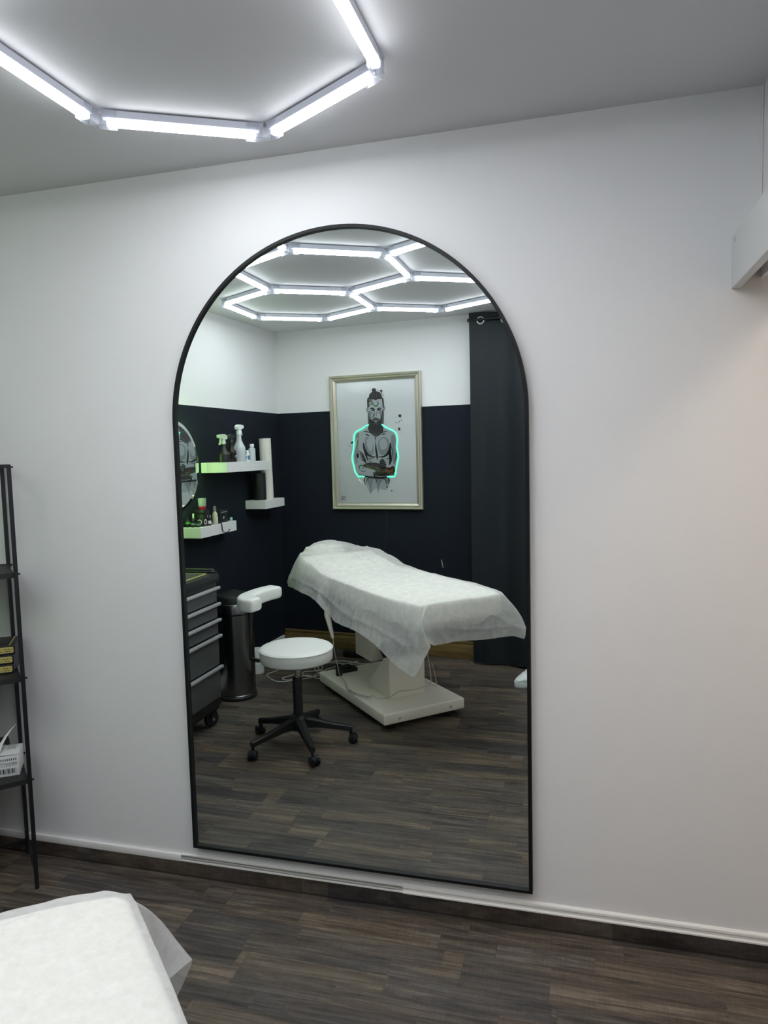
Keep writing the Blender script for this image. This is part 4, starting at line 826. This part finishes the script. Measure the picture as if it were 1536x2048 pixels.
# ------------------------------------------------------------------ sneaker
def sneaker(tip, ang):
    M = Matrix.Translation(tip) @ Matrix.Rotation(ang, 4, 'Z')       # local +x from toe to heel
    s = thing('sneaker', 'white low-top sneaker standing on the floor near the curtain', 'shoe', tip, 0)
    def outline(x): # half width
        return lerp_table([(0, .012), (.008, .026), (.03, .043), (.08, .051), (.14, .043), (.20, .037), (.26, .035), (.285, .024), (.292, .008)], x)
    xs = [0, .003, .008, .016, .03, .05, .08, .11, .14, .17, .20, .23, .26, .278, .288, .292]
    def hull(z0, z1, grow, xs_=xs):
        mb = MB(); pl_ = [(x, outline(x)+grow) for x in xs_]; P = [(x-(.004 if i == 0 else 0), w_) for i, (x, w_) in enumerate(pl_)] + [(x, -w_) for x, w_ in reversed(pl_)]
        mb.rings([[M @ Vector((x, y, z0)) for x, y in P], [M @ Vector((x, y*1.03, (z0+z1)/2)) for x, y in P], [M @ Vector((x, y, z1)) for x, y in P]]); return mb
    hull(0.0, .006, .001).build('outsole', m_pclear, s); hull(.006, .034, .004).build('midsole', m_pwhite, s)
    mb = MB(); rings = []
    for x in [.004, .012, .025, .045, .07, .10, .13, .16, .19, .22, .25, .272, .288]:
        w_ = outline(x); h = lerp_table([(0, .038), (.012, .052), (.045, .074), (.09, .100), (.13, .122), (.16, .128), (.20, .092), (.25, .090), (.288, .104)], x)
        ring = []
        for k in range(17):
            a = pi*k/16; ring.append(M @ Vector((x+(.004 if x > .2 else 0), w_*cos(a)*(1 if x < .14 else .95), .032+(h-.032)*sin(a)**.75)))
        rings.append(ring)
    mb.rings(rings); mb.build('upper', m_pwhite, s)
    mb = MB()
    for k in range(5):
        x = .068+k*.018; h = lerp_table([(.045, .074), (.09, .100), (.13, .122), (.16, .128)], x)+.002
        mb.tube(crv([M @ Vector((x, -.020, h-.006)), M @ Vector((x+.004, 0, h+.003)), M @ Vector((x, .020, h-.006))], 5), .0032, 6)
    mb.build('laces', m_lab, s)
    mb = MB(); mb.rings([[M @ Vector((x, (outline(x)+.0012)*sy_, .0345)) for x in (.002, .012, .03, .055, .08)] + [] for sy_ in (1,)] * 1 + [[M @ Vector((x, (outline(x)-.001), .052 if x > .02 else .044)) for x in (.002, .012, .03, .055, .08)]], close=False, cap=False)
    mb.build('toe_band', m_pclear, s, fixn=False)
    MB().tube([M @ Vector((.222, 0, .085)), M @ Vector((.226, 0, .125)), M @ Vector((.228, 0, .15))], [.034, .033, .035], 20).build('sock', m_lab, s)
sneaker(Vector((-.418, -2.395, 0)), -.62)

# ------------------------------------------------------------------ floor clutter behind the stool
tag(MB().lathe([(.040, 0), (.043, .004), (.043, .072), (.036, .078), (.036, .086), (.043, .092), (.043, .165), (.036, .176), (.001, .178)], (-2.222, -2.36, 0), 26).build('floor_canister', m_pwhite), 'white plastic canister on the floor behind the bin', 'canister')
cords = [
 [(-2.17, -2.52, .006), (-2.10, -2.44, .006), (-2.13, -2.31, .006), (-2.03, -2.20, .006), (-1.95, -2.19, .006), (-1.89, -2.24, .006), (-1.80, -2.31, .006), (-1.78, -2.42, .010), (-1.72, -2.58, .006), (-1.60, -2.74, .006)],
 [(-1.95, -2.52, .006), (-1.93, -2.38, .006), (-1.99, -2.26, .006), (-1.93, -2.23, .006), (-1.84, -2.33, .013), (-1.74, -2.30, .006), (-1.70, -2.42, .006), (-1.83, -2.52, .006), (-1.80, -2.66, .006), (-1.62, -2.66, .006), (-1.45, -2.72, .006)],
 [(-1.88, -2.70, .006), (-1.78, -2.46, .017), (-1.90, -2.42, .006), (-1.83, -2.29, .019), (-1.76, -2.35, .013), (-1.87, -2.56, .013), (-1.73, -2.70, .013), (-1.50, -2.66, .013), (-1.30, -2.70, .006)]]
lbs = ['white cord winding widest across the floor behind the stool', 'white cord looped into a tangle beside the bed base', 'white cord crossing under the tangle toward the skirting']
for c, lb in zip(cords, lbs): tag(MB().tube(crv(c, 10), .0036, 7).build('white_cable', m_cable), lb, 'cable')
o = thing('power_strip', 'black power strip under the bed near the back wall', 'power strip', (-1.60, -2.86, 0)); MB().box((-1.60, -2.86, .022), (.30, .055, .044), rz=.1, bev=.006).build('body', m_blackp, o)
for k in range(3):
    p = Vector((-1.60, -2.86, .044))+Vector((cos(.1), sin(.1), 0))*(-.08+.08*k); MB().lathe([(.018, p.z-.002), (.019, p.z+.001), (.014, p.z+.001)], (p.x, p.y, 0), 18).build('socket', m_drawer, o)

# ------------------------------------------------------------------ rack on the left of the photograph
RA = radians(135); fd = Vector((-.765, -.644, 0)).normalized(); sd = Vector((-.7315, .682, 0)).normalized()
sd = Vector((-.741, .671, 0)).normalized(); fd = Vector((-sd.y, sd.x, 0)); 
F0 = Vector((-1.900, -.198, 0)); DS, WS = .2765, .40
rk = thing('metal_rack', 'slim black metal rack with thin shelves left of the big mirror', 'rack', F0)
rz = math.atan2(fd.y, fd.x)
def rp(a, b, z): return F0+fd*a+sd*b+Vector((0, 0, z))
for a in (0, WS):
    for b in (0, DS): MB().box(rp(a, b, .762), (.0135, .0135, 1.524), rz=rz).build('post', m_black, rk)
for b in (0, DS): MB().box(rp(WS/2, b, 1.521), (WS, .0125, .0125), rz=rz).build('top_bar', m_black, rk)
for a in (0, WS): MB().box(rp(a, DS/2, 1.521), (.0125, DS, .0125), rz=rz).build('top_bar', m_black, rk)
for a in (0, WS): MB().box(rp(a, DS/2, .055), (.010, DS, .012), rz=rz).build('side_bar', m_black, rk)
MB().box(rp(WS/2, DS, .055), (WS, .010, .012), rz=rz).build('back_bar', m_black, rk)
for z in (1.154, .783, .412):
    sf = MB(); sf.box(rp(WS/2, DS/2, z-.008), (WS-.012, DS-.012, .003), rz=rz); sf.box(rp(WS/2, .004, z-.012), (WS-.012, .003, .018), rz=rz); sf.box(rp(WS/2, DS-.004, z-.012), (WS-.012, .003, .018), rz=rz)
    for a in (.006, WS-.006): sf.box(rp(a, DS/2, z-.012), (.003, DS-.02, .018), rz=rz)
    sf = sf.build('shelf', m_shelfr, rk)
    for b in (0, DS): MB().box(rp(-.010, b, z-.008), (.008, .006, .006), rz=rz, bev=.0008).build('bolt', m_black, sf)
for b in (0,): MB().box(rp(-.010, b, 1.518), (.008, .006, .006), rz=rz, bev=.0008).build('bolt', m_black, rk)
# cartons on the rack
bz = math.atan2(.57, .82)+pi; bx_ = Vector((cos(bz), sin(bz), 0)); by_ = Vector((-sin(bz), cos(bz), 0))      # bx_ runs left along the front, -by_... depth away from the camera
if by_.y < 0: by_ = -by_
m_yel = bmat('yellow_label', (.50, .43, .13, 1), .45)
def carton(P, wd, dp, ht, ycol, label, k):
    o = thing('needle_box', label, 'box', P, 0)
    M = Matrix(((bx_.x, by_.x, 0, P.x), (bx_.y, by_.y, 0, P.y), (0, 0, 1, P.z), (0, 0, 0, 1)))
    MB().box(None, (wd, dp, ht), M=M @ Matrix.Translation((wd/2, dp/2, ht/2)), bev=.0012).build('carton', m_box, o)
    mb = MB(); lo, hi = .005, wd-.004; r = .004; P2 = []
    for cx_, cz_, a0 in ((hi-r, ht-.006-r, 0), (lo+r, ht-.006-r, 90), (lo+r, .006+r, 180), (hi-r, .006+r, 270)):
        for q in range(4): a = radians(a0+30*q); P2.append((cx_+r*cos(a), cz_+r*sin(a)))
    mb.rings([[M @ Vector((x, -.0004, z)) for x, z in P2], [M @ Vector((x, -.0008, z)) for x, z in P2]]); lb = mb.build('label', m_yel, o)
    mb = MB(); mb.mi = 0
    Mt = M @ Matrix.Translation((wd/2, -.0012, ht/2)) @ Matrix(((-1, 0, 0, 0), (0, 0, 1, 0), (0, 1, 0, 0), (0, 0, 0, 1)))
    for row, (x_, n_) in enumerate(((.006, 6), (.012, 4), (.008, 7))):
        for j in range(n_): mb.box(None, (.0035+.002*((j*7+row) % 3), .0004, .0026), M=M @ Matrix.Translation((lo+x_+j*.0095, -.0011, ht-.014-row*.0075)))
    mb.build('printing', m_ink, lb)
    m2 = MB().box(None, (.003, dp-.006, .0008), M=M @ Matrix.Translation((.018, dp/2, ht+.0006))); m2.build('seal_strip', m_yel, o)
Zs = .7765
for k, (off, lb) in enumerate(((-.016, 'black box with a yellow label, lowest of the stack on the rack'), (-.018, 'black box with a yellow label, middle of the stack on the rack'), (-.024, 'black box with a yellow label, topmost of the stack on the rack'))):
    P0 = Vector((-1.978, -.181, 0)) + by_*.020 + bx_*off; carton(Vector((P0.x, P0.y, Zs+k*.0345)), .12, .15, .0335, None, lb, k)
# white carton with its lid flap
P = Vector((-1.966, -.172, .4055)); o = thing('ointment_box', 'white printed carton with open paper flap on the rack, lowest filled shelf', 'box', P, 0)
M = Matrix(((bx_.x, by_.x, 0, P.x), (bx_.y, by_.y, 0, P.y), (0, 0, 1, P.z), (0, 0, 0, 1))); wd, dp, ht = .16, .11, .075
mb = MB(); mb.box(None, (wd, dp, ht), M=M @ Matrix.Translation((wd/2, dp/2, ht/2)), bev=.001); mb.build('carton', m_lab, o)
mb = MB(); rows = []
for j in range(7):
    v = j/6; rows.append([M @ Vector((wd*i/6, dp*v-.001, ht+.0015+.006*sin(pi*(i/6)*.5)*(1-v)+.004*sin(pi*v))) for i in range(7)])
mb.rings(rows, close=False, cap=False); lid = mb.build('lid', m_lab, o, fixn=False)
mb = MB()
for j in range(10): mb.box(None, (.0028, .0004, .008), M=M @ Matrix.Translation((.010+j*.0068, -.0004, ht-.014)))
for j in range(11): mb.box(None, (.0012+.0012*(j % 3), .0004, .018), M=M @ Matrix.Translation((.012+j*.0050, -.0004, ht-.056)))
mb.box(None, (.060, .0004, .0006), M=M @ Matrix.Translation((.040, -.0004, ht-.037)))
Mt = M @ Matrix.Translation((.041, -.0008, ht-.029)) @ Matrix(((-1, 0, 0, 0), (0, 0, 1, 0), (0, 1, 0, 0), (0, 0, 0, 1)))
text_faces(mb, 'TATTOOMED', .0115, Mt); mb.build('printing', m_ink, o, fixn=False)
mb = MB()
for j in range(5): mb.box(None, (.010, .006, .0004), M=M @ Matrix.Translation((.062-.001*j, .02+.018*j, ht+.0095)))
for j in range(6): mb.box(None, (.003, .05, .0004), M=M @ Matrix.Translation((.018+.005*j, .07, ht+.0075)))
mb.build('lid_print', m_trimg, lid)
mb = MB(); C = crv([M @ Vector((.062, .03, ht+.010)), M @ Vector((.055, .035, ht+.03)), M @ Vector((.035, .05, ht+.065)), M @ Vector((.012, .075, ht+.09))], 6)
mb.rings([[p+bx_*.020*max(.12, 1-i/len(C)), p-bx_*.0] for i, p in enumerate(C)], close=False, cap=False); mb.build('paper_flap', m_lab, o, fixn=False)
tag(MB().box(rp(.17, .252, .412+.034), (.26, .055, .078), rz=rz, bev=.002).build('dark_carton', m_box), 'black carton behind the white box on the rack', 'box')

# ------------------------------------------------------------------ unseen lamp added in the hallway for warm light through the doorway
hp = thing('added_hallway_lamp', 'unseen round lamp added in the hallway to warm and brighten the right-hand wall', 'ceiling light', (1.05, -1.3, H))
m_hall = mat('added_hallway_lamp_glass', (.9, .9, .85, 1), .5, emit=(1.0, .80, .62), es=HALL_FILL)
MB().lathe([(.13, 2.44), (.14, 2.45), (.14, 2.485), (.13, 2.49)], (1.05, -1.3, 0), 32).build('shade', m_hall, hp)
MB().lathe([(.10, 2.488), (.10, 2.4995)], (1.05, -1.3, 0), 32).build('base', m_trim, hp)

# ------------------------------------------------------------------ repeats share a group
GR_ = {'floating_shelf': 'white floating shelves on the navy wall', 'spray_bottle': 'spray bottles on the top shelf', 'needle_box': 'black boxes with yellow labels on the rack',
       'white_cable': 'white cables on the floor behind the stool', 'ink_bottle': 'ink bottles on the lowest shelf', 'ink_jar': 'squat dark jars on the lowest shelf', 'ink_box': 'black boxes stacked on the lowest shelf'}
for o in bpy.data.objects:
    b_ = o.name.split('.')[0]
    if o.parent is None and b_ in GR_: o['group'] = GR_[b_]
